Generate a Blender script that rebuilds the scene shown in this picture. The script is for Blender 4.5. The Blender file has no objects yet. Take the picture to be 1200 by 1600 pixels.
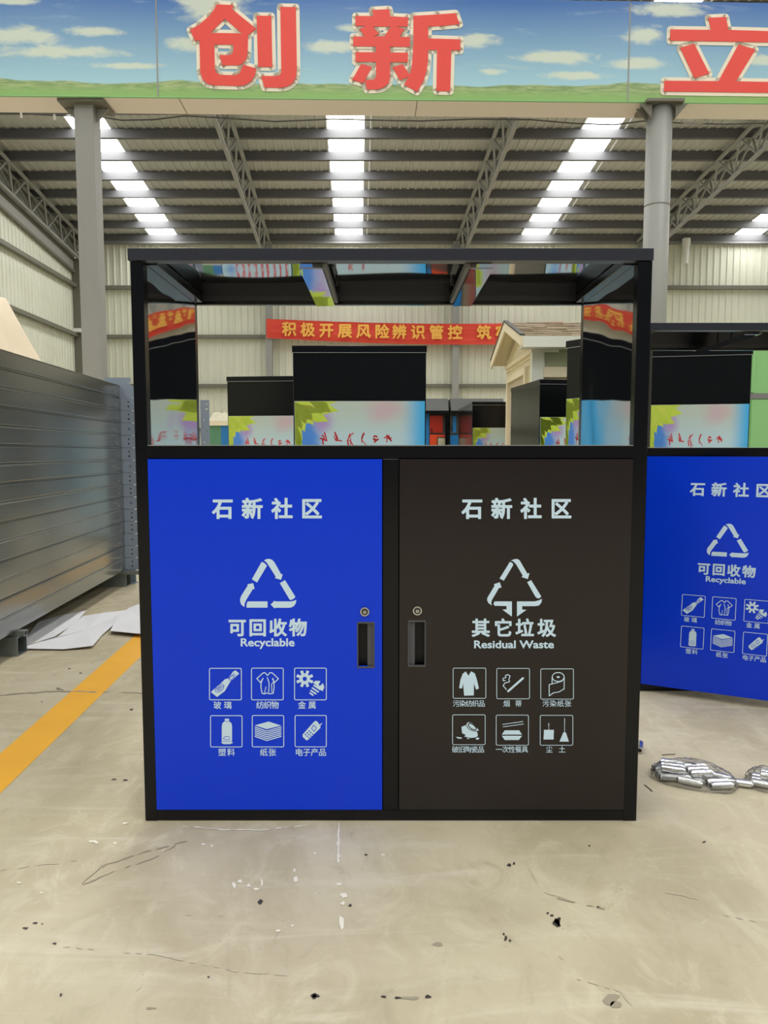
import bpy, bmesh, math, random
from math import radians, sin, cos, pi, atan2, hypot, sqrt
from mathutils import Vector, Matrix
from mathutils.geometry import tessellate_polygon
random.seed(7)
SC = bpy.context.scene
COL = SC.collection

# ---------------------------------------------------------------- camera
CAM_H = 1.04
TILT = radians(4.7)
FPX = 1150.0
cd = bpy.data.cameras.new('camera')
cam = bpy.data.objects.new('camera', cd)
COL.objects.link(cam)
cam.location = (0, 0, CAM_H)
cam.rotation_euler = (pi / 2 - TILT, 0, 0)
cd.sensor_fit = 'VERTICAL'
cd.sensor_height = 36.0
cd.lens = 36.0 * FPX / 1600.0
cd.clip_start = 0.05
cd.clip_end = 300
SC.camera = cam

# ---------------------------------------------------------------- world, light, exposure
w = bpy.data.worlds.new('world')
SC.world = w
w.use_nodes = True
w.node_tree.nodes['Background'].inputs[0].default_value = (0.80, 0.88, 1.0, 1)
w.node_tree.nodes['Background'].inputs[1].default_value = 1.0
SC.view_settings.view_transform = 'Standard'
SC.view_settings.look = 'None'
SC.view_settings.gamma = 1.0
SC.view_settings.use_curve_mapping = False
SC.view_settings.exposure = 0.0
SKYLIGHT = 15.0            # daylight coming through the translucent roof sheets
SC.cycles.use_denoising = True
SC.cycles.max_bounces = 8
SC.cycles.diffuse_bounces = 5
SC.cycles.glossy_bounces = 5
SC.cycles.sample_clamp_indirect = 8
SC.cycles.caustics_reflective = False
SC.cycles.caustics_refractive = False


# ---------------------------------------------------------------- measuring helper: a direction measured in the photograph -> a point in the hall
def P(px, py, Y=None, Z=None):
    dx = (px - 600) / FPX
    v = (800 - py) / FPX
    dy = cos(TILT) + v * sin(TILT)
    dz = -sin(TILT) + v * cos(TILT)
    t = Y / dy if Y is not None else (Z - CAM_H) / dz
    return Vector((dx * t, dy * t, CAM_H + dz * t))


def lin(c):
    out = []
    for v in c[:3]:
        v = v / 255.0
        out.append(v / 12.92 if v <= 0.04045 else ((v + 0.055) / 1.055) ** 2.4)
    return (out[0], out[1], out[2], 1.0)


# ---------------------------------------------------------------- materials
def mat(name, rgb, rough=0.5, metal=0.0, spec=0.5, coat=0.0, noise=None, bump=None, alpha=None):
    m = bpy.data.materials.new(name)
    m.use_nodes = True
    nt = m.node_tree
    b = nt.nodes['Principled BSDF']
    b.inputs['Base Color'].default_value = lin(rgb)
    b.inputs['Roughness'].default_value = rough
    b.inputs['Metallic'].default_value = metal
    b.inputs['Specular IOR Level'].default_value = spec
    b.inputs['Coat Weight'].default_value = coat
    b.inputs['Coat Roughness'].default_value = 0.03
    tc = nt.nodes.new('ShaderNodeTexCoord')
    if noise:      # (scale vector, amount, second colour)
        mp = nt.nodes.new('ShaderNodeMapping')
        mp.inputs['Scale'].default_value = noise[0]
        n = nt.nodes.new('ShaderNodeTexNoise')
        n.inputs['Detail'].default_value = 5
        n.inputs['Scale'].default_value = 1
        r = nt.nodes.new('ShaderNodeMapRange')
        r.inputs['From Min'].default_value = 0.3
        r.inputs['From Max'].default_value = 0.7
        r.inputs['To Max'].default_value = noise[1]
        mx = nt.nodes.new('ShaderNodeMix')
        mx.data_type = 'RGBA'
        mx.inputs[6].default_value = lin(rgb)
        mx.inputs[7].default_value = lin(noise[2])
        nt.links.new(tc.outputs['Object'], mp.inputs[0])
        nt.links.new(mp.outputs[0], n.inputs['Vector'])
        nt.links.new(n.outputs['Fac'], r.inputs['Value'])
        nt.links.new(r.outputs[0], mx.inputs[0])
        nt.links.new(mx.outputs[2], b.inputs['Base Color'])
    if bump:       # (scale vector, strength, distance)
        mp2 = nt.nodes.new('ShaderNodeMapping')
        mp2.inputs['Scale'].default_value = bump[0]
        n2 = nt.nodes.new('ShaderNodeTexNoise')
        n2.inputs['Scale'].default_value = 1
        n2.inputs['Detail'].default_value = bump[3] if len(bump) > 3 else 2
        bp = nt.nodes.new('ShaderNodeBump')
        bp.inputs['Strength'].default_value = bump[1]
        bp.inputs['Distance'].default_value = bump[2]
        nt.links.new(tc.outputs['Object'], mp2.inputs[0])
        nt.links.new(mp2.outputs[0], n2.inputs['Vector'])
        nt.links.new(n2.outputs['Fac'], bp.inputs['Height'])
        nt.links.new(bp.outputs[0], b.inputs['Normal'])
    if alpha is not None:
        b.inputs['Alpha'].default_value = alpha
    return m


class Net:
    """small node-building helper for printed pictures"""
    def __init__(s, name, rough=0.4, coat=0.0):
        s.m = bpy.data.materials.new(name)
        s.m.use_nodes = True
        s.nt = s.m.node_tree
        s.b = s.nt.nodes['Principled BSDF']
        s.b.inputs['Roughness'].default_value = rough
        s.b.inputs['Coat Weight'].default_value = coat
        s.tc = s.nt.nodes.new('ShaderNodeTexCoord').outputs['Object']
        sep = s.nt.nodes.new('ShaderNodeSeparateXYZ')
        s.nt.links.new(s.tc, sep.inputs[0])
        s.x, s.y, s.z = sep.outputs

    def ramp(s, src, a, b, lo=0.0, hi=1.0, smooth=True):
        r = s.nt.nodes.new('ShaderNodeMapRange')
        if smooth:
            r.interpolation_type = 'SMOOTHSTEP'
        s.nt.links.new(src, r.inputs['Value'])
        r.inputs['From Min'].default_value = a
        r.inputs['From Max'].default_value = b
        r.inputs['To Min'].default_value = lo
        r.inputs['To Max'].default_value = hi
        return r.outputs[0]

    def math(s, op, a, b):
        n = s.nt.nodes.new('ShaderNodeMath')
        n.operation = op
        for i, v in enumerate((a, b)):
            if isinstance(v, (int, float)):
                n.inputs[i].default_value = v
            else:
                s.nt.links.new(v, n.inputs[i])
        return n.outputs[0]

    def noise(s, scale, detail=4, dist=0.0, rough=0.5):
        mp = s.nt.nodes.new('ShaderNodeMapping')
        mp.inputs['Scale'].default_value = scale
        s.nt.links.new(s.tc, mp.inputs[0])
        n = s.nt.nodes.new('ShaderNodeTexNoise')
        n.inputs['Scale'].default_value = 1
        n.inputs['Detail'].default_value = detail
        n.inputs['Distortion'].default_value = dist
        n.inputs['Roughness'].default_value = rough
        s.nt.links.new(mp.outputs[0], n.inputs['Vector'])
        return n.outputs['Fac']

    def blob(s, c, r, edge=0.0, wob=None):
        a = s.nt.nodes.new('ShaderNodeVectorMath'); a.operation = 'SUBTRACT'
        s.nt.links.new(s.tc, a.inputs[0]); a.inputs[1].default_value = c
        m = s.nt.nodes.new('ShaderNodeVectorMath'); m.operation = 'MULTIPLY'
        s.nt.links.new(a.outputs[0], m.inputs[0]); m.inputs[1].default_value = [1 / q if q else 0 for q in r]
        l = s.nt.nodes.new('ShaderNodeVectorMath'); l.operation = 'LENGTH'
        s.nt.links.new(m.outputs[0], l.inputs[0])
        src = l.outputs['Value']
        if wob is not None:
            src = s.math('ADD', src, wob)
        return s.ramp(src, 1.0, edge, 0, 1)

    def mix(s, fac, a, b):
        n = s.nt.nodes.new('ShaderNodeMix'); n.data_type = 'RGBA'
        if isinstance(fac, (int, float)):
            n.inputs[0].default_value = fac
        else:
            s.nt.links.new(fac, n.inputs[0])
        for i, v in ((6, a), (7, b)):
            if isinstance(v, tuple):
                n.inputs[i].default_value = lin(v)
            else:
                s.nt.links.new(v, n.inputs[i])
        return n.outputs[2]

    def done(s, col):
        s.nt.links.new(col, s.b.inputs['Base Color'])
        return s.m


M = {}
M['frame'] = mat('black gloss paint', (10, 11, 17), 0.2, spec=.3)
M['cap'] = mat('black cap paint', (40, 42, 54), 0.3)
M['mirror'] = None
M['rail'] = None


def warped_mirror(name, rgb, side, lean=.086):
    """thin mirror sheet that is not quite flat: it leans away with depth"""
    n = Net(name, 0.035)
    n.b.inputs['Base Color'].default_value = lin(rgb)
    n.b.inputs['Metallic'].default_value = 1.0
    if side:
        k = n.ramp(n.z, 1.25, 1.58, -lean, -lean * .68)
    else:
        k = n.ramp(n.x, -1, 1, -.074, -.074)
    h = n.math('MULTIPLY', n.y, k)
    w_ = n.noise((2.2, 3.0, 2.4), 1)
    h = n.math('ADD', h, n.math('MULTIPLY', w_, .004))
    bp = n.nt.nodes.new('ShaderNodeBump')
    bp.inputs['Strength'].default_value = 1.0
    bp.inputs['Distance'].default_value = 1.0
    n.nt.links.new(h, bp.inputs['Height'])
    n.nt.links.new(bp.outputs[0], n.b.inputs['Normal'])
    return n.m

M['blue'] = mat('blue door print', (0, 58, 226), 0.28, spec=.28)
M['dark'] = mat('charcoal door print', (28, 21, 23), 0.24, spec=.45)
M['print'] = mat('pale print', (206, 232, 255), 0.4)
M['chrome'] = mat('chrome', (200, 200, 200), 0.15, 1.0)
M['darkhole'] = mat('dark inside', (8, 8, 10), 0.5)
M['grey'] = mat('grey plastic', (78, 80, 88), 0.4)
M['roof'] = mat('roof sheet', (196, 197, 194), 0.6, noise=((0.5, 0.2, 1), 0.6, (176, 177, 172)))
M['steel'] = mat('grey painted steel', (122, 122, 124), 0.55)
M['purlin'] = mat('purlin paint', (92, 92, 96), 0.6)
M['truss'] = mat('truss paint', (150, 150, 147), 0.55)
M['column'] = mat('column paint', (150, 150, 148), 0.5, noise=((3, 3, .6), 0.5, (132, 132, 132)))
M['wallsheet'] = mat('cream wall sheet', (216, 217, 203), 0.5, noise=((.8, .8, .3), 0.5, (202, 204, 188)))
M['girt'] = mat('girt', (110, 108, 98), 0.5)
M['gable'] = mat('gable sheet', (150, 152, 150), 0.6)
M['gable_front'] = mat('grey blue front cladding', (104, 110, 122), 0.6)
M['soffit'] = mat('beam soffit', (236, 226, 220), 0.6)
M['black'] = mat('black cabinet gloss', (11, 12, 15), 0.14, spec=.35)
M['red'] = mat('red character', (232, 72, 64), 0.5)
M['cream'] = mat('cream outline', (240, 230, 212), 0.5)
M['redbrush'] = mat('red brush print', (206, 40, 52), 0.4)
M['leaf'] = mat('leaf print', (176, 206, 60), 0.4, noise=((14, 14, 14), 0.8, (206, 216, 96)))
M['yellow'] = mat('yellow floor paint', (240, 178, 56), 0.5, noise=((6, 6, 6), 0.5, (226, 166, 62)))
M['paper'] = mat('white sheet', (226, 226, 232), 0.5)
M['tarp'] = mat('cream tarp', (226, 210, 186), 0.6, bump=((3, 3, 2), 0.4, 0.05))
M['slab'] = mat('glossy grey steel', (142, 145, 145), 0.19, 0.75, noise=((.8, .8, 6), .4, (126, 130, 130)))
M['slabedge'] = mat('bright folded edge', (190, 192, 190), 0.3, 0.7)
M['plate'] = mat('blue grey plate', (140, 152, 170), 0.4, 0.2)
M['galv'] = mat('galvanised tube', (150, 158, 158), 0.35, 0.7)
M['cyl'] = mat('bright zinc', (232, 234, 236), 0.26, 1.0)
M['wire'] = mat('rusty wire', (96, 78, 60), 0.6)
M['orange'] = mat('orange panel', (226, 78, 40), 0.35)
M['orange_dark'] = mat('red orange door', (176, 44, 26), 0.3)
M['kblue'] = mat('kiosk blue', (36, 120, 190), 0.35)
M['kgrey'] = mat('kiosk grey', (82, 84, 84), 0.5)
M['housewall'] = mat('cream cladding', (222, 210, 176), 0.6)
M['housetrim'] = mat('cream trim', (236, 224, 196), 0.5)
M['housewhite'] = mat('white trim', (232, 234, 226), 0.5)
M['housepane'] = mat('frosted window', (176, 180, 150), 0.15, coat=0.5)
M['shingle'] = mat('brown shingle', (140, 124, 104), 0.8, noise=((5, 9, 9), 0.9, (176, 160, 138)))
M['banner'] = mat('red cloth', (206, 52, 40), 0.6, noise=((.6, 1, 14), 0.6, (232, 88, 62)))
M['gold'] = mat('gold characters', (244, 186, 84), 0.6)
M['green'] = mat('green paint', (140, 196, 132), 0.4)
M['greendark'] = mat('dark green paint', (88, 140, 110), 0.4)
M['yellowsign'] = mat('yellow board', (236, 196, 60), 0.5)
M['white'] = mat('white plastic', (240, 240, 240), 0.4)
M['cable'] = mat('grey cable', (70, 70, 66), 0.6)
M['whitepaint'] = mat('white paint drops', (226, 222, 210), 0.5)
M['tar'] = mat('black grease', (62, 57, 52), 0.5)
M['scratch'] = mat('scuff', (150, 142, 124), 0.7)
M['faint'] = mat('faint scuff', (182, 174, 156), 0.7)
M['foil'] = mat('crumpled cream wrap', (196, 190, 168), 0.5, bump=((20, 20, 20), 1, 0.03))


def skylight_mat():
    m = bpy.data.materials.new('translucent skylight sheet')
    m.use_nodes = True
    nt = m.node_tree
    nt.nodes.clear()
    e = nt.nodes.new('ShaderNodeEmission')
    e.inputs[0].default_value = (1.0, 1.0, 0.955, 1)
    e.inputs[1].default_value = SKYLIGHT
    o = nt.nodes.new('ShaderNodeOutputMaterial')
    nt.links.new(e.outputs[0], o.inputs[0])
    return m


M['skylight'] = skylight_mat()


def clear_plastic():
    m = bpy.data.materials.new('clear plastic film')
    m.use_nodes = True
    nt = m.node_tree
    nt.nodes.clear()
    t = nt.nodes.new('ShaderNodeBsdfTransparent')
    t.inputs[0].default_value = (0.97, 0.97, 0.98, 1)
    g = nt.nodes.new('ShaderNodeBsdfGlossy')
    g.inputs['Roughness'].default_value = 0.10
    df = nt.nodes.new('ShaderNodeBsdfDiffuse')
    df.inputs[0].default_value = (.85, .86, .88, 1)
    m0 = nt.nodes.new('ShaderNodeMixShader')
    m0.inputs[0].default_value = .06
    nt.links.new(t.outputs[0], m0.inputs[1])
    nt.links.new(df.outputs[0], m0.inputs[2])
    mx = nt.nodes.new('ShaderNodeMixShader')
    lw = nt.nodes.new('ShaderNodeLayerWeight')
    lw.inputs[0].default_value = 0.3
    tc = nt.nodes.new('ShaderNodeTexCoord')
    no = nt.nodes.new('ShaderNodeTexNoise')
    no.inputs['Scale'].default_value = 42
    no.inputs['Detail'].default_value = 3
    no.inputs['Distortion'].default_value = 1.2
    bp = nt.nodes.new('ShaderNodeBump')
    bp.inputs['Strength'].default_value = 1
    bp.inputs['Distance'].default_value = .006
    nt.links.new(tc.outputs['Object'], no.inputs['Vector'])
    nt.links.new(no.outputs['Fac'], bp.inputs['Height'])
    nt.links.new(bp.outputs[0], g.inputs['Normal'])
    nt.links.new(bp.outputs[0], lw.inputs['Normal'])
    o = nt.nodes.new('ShaderNodeOutputMaterial')
    nt.links.new(lw.outputs['Fresnel'], mx.inputs[0])
    nt.links.new(m0.outputs[0], mx.inputs[1])
    nt.links.new(g.outputs[0], mx.inputs[2])
    nt.links.new(mx.outputs[0], o.inputs[0])
    return m


M['film'] = clear_plastic()


M['mirror_side'] = warped_mirror('warped mirror side sheet', (204, 206, 210), True)
M['mirror_side_b'] = warped_mirror('warped mirror side sheet', (204, 206, 210), True, .112)
M['mirror_top'] = warped_mirror('warped mirror top sheet', (210, 212, 216), False)
M['rail_strip'] = warped_mirror('bright steel strip', (232, 234, 238), False)


def floor_mat():
    n = Net('worn concrete', 0.42)
    n.b.inputs['Specular IOR Level'].default_value = 0.35
    big = n.noise((0.55, 0.35, 1), 4, 0.5)
    mid = n.noise((2.6, 1.7, 1), 6, 0.8, 0.6)
    fine = n.noise((34, 26, 1), 6, 0.3, 0.7)
    streak = n.noise((1.5, 9, 1), 5, 1.2, 0.6)
    c = n.mix(n.ramp(big, .35, .65), (184, 173, 148), (202, 193, 170))
    c = n.mix(n.ramp(mid, .40, .66, 0, .7), c, (168, 157, 132))
    c = n.mix(n.ramp(streak, .5, .8, 0, .6), c, (212, 206, 190))
    c = n.mix(n.ramp(fine, .55, .8, 0, .5), c, (164, 155, 136))
    cloud = n.noise((7, 4.5, 1), 6, 1.5, .7)
    c = n.mix(n.ramp(cloud, .48, .68, 0, .5), c, (208, 200, 178))
    c = n.mix(n.ramp(cloud, .44, .28, 0, .5), c, (160, 150, 126))
    speck = n.noise((70, 60, 1), 2, 0)
    c = n.mix(n.ramp(speck, .74, .80, 0, .55), c, (110, 102, 88))
    n.nt.links.new(n.ramp(mid, .3, .7, .34, .55), n.b.inputs['Roughness'])
    return n.done(c)


M['floor'] = floor_mat()


def poster_mat():
    """object space: x 0..1.1, z 0..1.37 with the top edge at 1.37"""
    n = Net('blossom poster print', 0.3, 0.3)
    wob = n.ramp(n.noise((5, 5, 5), 3, .4), 0, 1, -.35, .35, False)
    c = n.mix(n.ramp(n.z, 1.37, 0.95), (186, 200, 194), (186, 216, 232))
    c = n.mix(n.blob((.10, 0, 1.10), (.20, 1, .30), .2, wob), c, (78, 140, 226))
    c = n.mix(n.blob((.24, 0, 1.20), (.13, 1, .15), .1, wob), c, (176, 150, 208))
    c = n.mix(n.math('MULTIPLY', n.blob((.76, 0, 1.30), (.26, 1, .16), .0, wob), .6), c, (206, 160, 182))
    c = n.mix(n.blob((.30, 0, .60), (.30, 1, .35), .1, wob), c, (196, 168, 200))
    c = n.mix(n.blob((.12, 0, .20), (.30, 1, .45), .1, wob), c, (150, 188, 226))
    c = n.mix(n.ramp(n.x, .88, 1.1), c, (70, 176, 240))
    return n.done(c)


M['poster'] = poster_mat()


def sky_board_mat():
    """printed landscape: x -6..8, z 0..1.14"""
    n = Net('printed sky and meadow', 0.42)
    c = n.mix(n.ramp(n.z, .16, 1.10, smooth=False), (164, 208, 226), (60, 110, 184))
    wob = n.ramp(n.noise((3.5, 1, 9), 5, .4, .6), 0, 1, -.75, .75, False)
    wisp = n.noise((.9, 1, 7), 5, .6, .6)
    c = n.mix(n.math('MULTIPLY', n.ramp(wisp, .56, .80, 0, .55), n.ramp(n.z, .15, .35)), c, (190, 212, 214))
    for (px, py, rx, rz) in ((40, 68, .55, .13), (150, 60, .42, .07), (100, 92, .9, .09), (330, 10, .55, .30), (520, 80, .42, .09),
                             (300, 78, .35, .10), (870, 92, .60, .10), (1000, 100, .45, .08), (745, 68, .35, .10), (1010, 55, .30, .13), (900, 120, .5, .06),
                             (620, 108, .3, .06), (1050, 14, .6, .10), (1190, 92, .3, .08), (200, 112, .5, .05), (560, 50, .3, .06), (770, 116, .2, .05), (30, 15, .4, .05)):
        q = P(px, py, 9.0)
        cc = (q.x, 0, q.z - 5.12)
        c = n.mix(n.math('MULTIPLY', n.blob(cc, (rx, 1, rz), .35, wob), .85), c, (216, 224, 208))
    hz = n.math('ADD', n.ramp(n.noise((.5, 1, .1), 3), .3, .7, .12, .24, False), 0.0)
    grass = n.mix(n.ramp(n.noise((5, 1, 30), 5, .5), .35, .7), (124, 152, 100), (172, 188, 134))
    grass = n.mix(n.ramp(n.z, .02, .16), (138, 182, 104), grass)
    fac = n.ramp(n.math('SUBTRACT', hz, n.z), 0.0, 0.02)
    c = n.mix(fac, c, grass)
    return n.done(c)


M['skyboard'] = sky_board_mat()


# ---------------------------------------------------------------- mesh builder
class MB:
    def __init__(s):
        s.v = []
        s.f = []

    def box(s, x0, x1, y0, y1, z0, z1):
        b = len(s.v)
        s.v += [(x0, y0, z0), (x1, y0, z0), (x1, y1, z0), (x0, y1, z0), (x0, y0, z1), (x1, y0, z1), (x1, y1, z1), (x0, y1, z1)]
        s.f += [tuple(b + i for i in q) for q in ((0, 3, 2, 1), (4, 5, 6, 7), (0, 1, 5, 4), (1, 2, 6, 5), (2, 3, 7, 6), (3, 0, 4, 7))]
        return s

    def quad(s, *p):
        b = len(s.v)
        s.v += [tuple(q) for q in p]
        s.f.append(tuple(range(b, b + len(p))))
        return s

    def tube(s, p, q, r, n=10, r2=None, cap=True):
        p = Vector(p); q = Vector(q)
        d = (q - p).normalized()
        a = d.cross(Vector((0, 0, 1)))
        if a.length < 1e-4:
            a = Vector((1, 0, 0))
        a.normalize()
        c = d.cross(a)
        b = len(s.v)
        for (o, rr) in ((p, r), (q, r if r2 is None else r2)):
            for i in range(n):
                t = 2 * pi * i / n
                s.v.append(tuple(o + a * cos(t) * rr + c * sin(t) * rr))
        for i in range(n):
            j = (i + 1) % n
            s.f.append((b + i, b + j, b + n + j, b + n + i))
        if cap:
            s.f.append(tuple(b + i for i in range(n))[::-1])
            s.f.append(tuple(b + n + i for i in range(n)))
        return s

    def path(s, pts, r, n=8):
        pts = [Vector(p) for p in pts]
        b = len(s.v)
        for k, p in enumerate(pts):
            d = (pts[min(k + 1, len(pts) - 1)] - pts[max(k - 1, 0)]).normalized()
            a = d.cross(Vector((0.02, 0.03, 1))).normalized()
            c = d.cross(a)
            for i in range(n):
                t = 2 * pi * i / n
                s.v.append(tuple(p + a * cos(t) * r + c * sin(t) * r))
        for k in range(len(pts) - 1):
            for i in range(n):
                j = (i + 1) % n
                s.f.append((b + k * n + i, b + k * n + j, b + (k + 1) * n + j, b + (k + 1) * n + i))
        s.f.append(tuple(b + i for i in range(n))[::-1])
        s.f.append(tuple(b + (len(pts) - 1) * n + i for i in range(n)))
        return s

    def prism(s, loops, y0, y1, m=None):
        """closed 2D loops in (x, z), first is outline, others holes; extruded from y0 to y1. m maps (x,y,z)->point"""
        m = m or (lambda x, y, z: (x, y, z))
        L = [[Vector((p[0], p[1], 0)) for p in lp] for lp in loops]
        tri = tessellate_polygon(L)
        flat = [p for lp in L for p in lp]
        b = len(s.v)
        n = len(flat)
        for y in (y0, y1):
            s.v += [tuple(m(p.x, y, p.y)) for p in flat]
        for t in tri:
            s.f.append((b + t[0], b + t[1], b + t[2]))
            s.f.append((b + n + t[2], b + n + t[1], b + n + t[0]))
        if y0 != y1:
            k = 0
            for lp in L:
                c = len(lp)
                for i in range(c):
                    j = (i + 1) % c
                    s.f.append((b + k + i, b + k + j, b + n + k + j, b + n + k + i))
                k += c
        return s

    def flat(s, pts, y):
        """single filled polygon in the x,z plane facing -y"""
        L = [[Vector((p[0], p[1], 0)) for p in pts]]
        tri = tessellate_polygon(L)
        b = len(s.v)
        s.v += [(p[0], y, p[1]) for p in pts]
        for t in tri:
            s.f.append((b + t[0], b + t[1], b + t[2]))
        return s

    def stroke(s, pts, w, y, closed=False, joint=True):
        pts = [Vector((p[0], p[1])) for p in pts]
        if closed:
            pts = pts + [pts[0]]
        for a, c in zip(pts[:-1], pts[1:]):
            d = c - a
            if d.length < 1e-9:
                continue
            n = Vector((-d.y, d.x)).normalized() * w / 2
            b = len(s.v)
            for p in (a + n, a - n, c - n, c + n):
                s.v.append((p.x, y, p.y))
            s.f.append((b, b + 1, b + 2, b + 3))
        if joint:
            for a in pts:
                b = len(s.v)
                for i in range(8):
                    t = 2 * pi * i / 8 + pi / 8
                    s.v.append((a.x + cos(t) * w / 2, y, a.y + sin(t) * w / 2))
                s.f.append(tuple(range(b, b + 8)))
        return s

    def mesh(s, name, material):
        me = bpy.data.meshes.new(name)
        me.from_pydata(s.v, [], s.f)
        me.validate()
        if material:
            me.materials.append(material)
        me.update()
        return me

    def build(s, name, material, parent=None, loc=(0, 0, 0), rot=(0, 0, 0), fix=True, bevel=0, smooth=False):
        me = s.mesh(name, material)
        if fix:
            bm = bmesh.new(); bm.from_mesh(me)
            bmesh.ops.recalc_face_normals(bm, faces=bm.faces)
            bm.to_mesh(me); bm.free()
        if smooth:
            me.shade_smooth()
        o = link(name, me, parent, loc, rot)
        if bevel:
            b = o.modifiers.new('bevel', 'BEVEL')
            b.width = bevel; b.segments = 2; b.limit_method = 'ANGLE'
        return o


def link(name, data, parent=None, loc=(0, 0, 0), rot=(0, 0, 0)):
    o = bpy.data.objects.new(name, data)
    COL.objects.link(o)
    o.parent = parent
    o.location = loc
    o.rotation_euler = rot
    return o


def tag(o, label=None, cat=None, group=None, kind=None):
    for k, v in (('label', label), ('category', cat), ('group', group), ('kind', kind)):
        if v:
            o[k] = v
    return o


def thing(name, loc, label, cat, group=None, rz=0.0):
    o = link(name, None, None, loc, (0, 0, rz))
    o.empty_display_size = 0.1
    return tag(o, label, cat, group)


def struct(name, loc=(0, 0, 0)):
    o = link(name, None, None, loc)
    o['kind'] = 'structure'
    return o


def bx(*a):
    return MB().box(*a)


# ================================================================ THE HALL
SKEW = -0.0365
Y_BACK, Y_RIDGE, Y_FRONT = 28.0, -4.0, -16.0
KS = 0.098


def roof_z(y):
    return CAM_H + 10.72 - KS * y if y >= Y_RIDGE else roof_z(Y_RIDGE) - KS * (Y_RIDGE - y)


XL, XR = -11.45, 18.3          # walls at the back corner line


def hx(xb, y):
    """x of a lengthwise line that meets the back wall at xb"""
    return xb + SKEW * (y - Y_BACK)


floor = tag(bx(-14, 22, Y_FRONT, Y_BACK + .3, -0.1, 0).build('floor', M['floor']), kind='structure')

# floor markings, joints, spots
mk = MB()
y0, y1 = 0.6, 14.0
lx = lambda y: -1.325 - .0527 * (y - 2.462)
rx_ = lambda y: -1.171 - .0440 * (y - 2.167)
mk.v += [(lx(y0), y0, .001), (rx_(y0), y0, .001), (rx_(y1), y1, .001), (lx(y1), y1, .001)]
mk.f.append((0, 1, 2, 3))
mk.build('floor_line', M['yellow'], floor)


def blobs(name, material, items, z, seed):
    rnd = random.Random(seed)
    b = MB()
    for (px, py, rx, ry) in items:
        k = len(b.v)
        n = 9
        ph = rnd.random() * 6
        for i in range(n):
            t = 2 * pi * i / n + ph
            q = rnd.uniform(.55, 1.25)
            p = P(px + rx * q * cos(t), py + ry * q * sin(t), Z=0.0)
            b.v.append((p.x, p.y, z))
        b.f.append(tuple(range(k, k + n)))
    o = b.build(name, material, floor)
    o['kind'] = 'stuff'
    return o


def scuffs(name, material, items, z, seed):
    rnd = random.Random(seed)
    b = MB()
    for (pts, wpx) in items:
        fine = []
        for (a, c) in zip(pts[:-1], pts[1:]):
            m = max(2, int(hypot(c[0] - a[0], c[1] - a[1]) / 9))
            for i in range(m):
                t = i / m
                fine.append((a[0] + (c[0] - a[0]) * t + rnd.uniform(-1, 1), a[1] + (c[1] - a[1]) * t + rnd.uniform(-.8, .8)))
        fine.append(pts[-1])
        for a, c in zip(fine[:-1], fine[1:]):
            if rnd.random() < (.5 if name.startswith('faint') else .15):
                continue
            d = Vector((c[0] - a[0], c[1] - a[1]))
            n = Vector((-d.y, d.x)).normalized() * wpx / 2 * rnd.uniform(.5, 1.3)
            k = len(b.v)
            for q in ((a[0] + n.x, a[1] + n.y), (a[0] - n.x, a[1] - n.y), (c[0] - n.x, c[1] - n.y), (c[0] + n.x, c[1] + n.y)):
                p = P(q[0], q[1], Z=0.0)
                b.v.append((p.x, p.y, z))
            b.f.append((k, k + 1, k + 2, k + 3))
    o = b.build(name, material, floor)
    o['kind'] = 'stuff'
    return o


blobs('grease_spots', M['tar'], [(870, 1443, 8, 6), (872, 1440, 5, 8), (795, 1352, 4, 3), (803, 1350, 2, 3), (407, 1410, 4, 4), (493, 1556, 7, 4), (491, 1558, 4, 4),
      (790, 1467, 3, 4), (787, 1460, 2, 2), (797, 1470, 2, 2), (862, 1431, 3, 2), (856, 1427, 2, 2), (547, 1415, 4, 2), (85, 1475, 4, 2), (55, 1443, 4, 2), (40, 1451, 5, 2),
      (66, 1444, 2, 1), (326, 1527, 2, 1.5), (572, 1336, 2, 1.5), (921, 1322, 2, 1.5), (1100, 1316, 3, 1.5), (935, 1418, 3, 1.5), (600, 1558, 5, 2), (620, 1560, 6, 2),
      (668, 1558, 6, 3), (95, 1555, 2, 3), (178, 1218, 4, 1.5), (196, 1219, 4, 1.5), (205, 1109, 3, 1.5), (92, 1076, 4, 1.5), (108, 1045, 2, 1), (126, 1052, 2, 1), (65, 1097, 2, 1)], .0012, 1)
blobs('smudges', M['scratch'], [(955, 1562, 14, 9), (960, 1570, 10, 6), (686, 1476, 10, 4), (640, 1560, 14, 3), (235, 1576, 8, 2)], .0009, 2)
blobs('paint_drops', M['whitepaint'], [(530, 1382, 5, 3), (537, 1400, 6, 4), (536, 1412, 4, 3), (533, 1442, 5, 10), (462, 1375, 4, 5), (435, 1455, 4, 1.5), (457, 1447, 3, 1.5),
      (366, 1384, 4, 5), (374, 1378, 4, 3), (388, 1384, 3, 3), (400, 1390, 5, 2), (409, 1380, 2, 8), (318, 1320, 3, 2), (331, 1322, 2, 3), (144, 1315, 8, 2), (150, 1317, 4, 2), (180, 1318, 3, 2),
      (529, 1346, 3, 3), (529, 1338, 3, 3), (528, 1318, 3, 5), (598, 1336, 3, 1.5), (492, 1334, 3, 1.5), (460, 1360, 2, 3), (195, 1287, 5, 1.5), (65, 1395, 3, 1.5), (30, 1380, 5, 1.5)], .0014, 3)
scuffs('paint_drips', M['whitepaint'], [([(530, 1287), (528, 1345)], 2.6), ([(285, 1292), (350, 1297), (410, 1298), (480, 1290)], 1.6)], .0016, 4)
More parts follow.
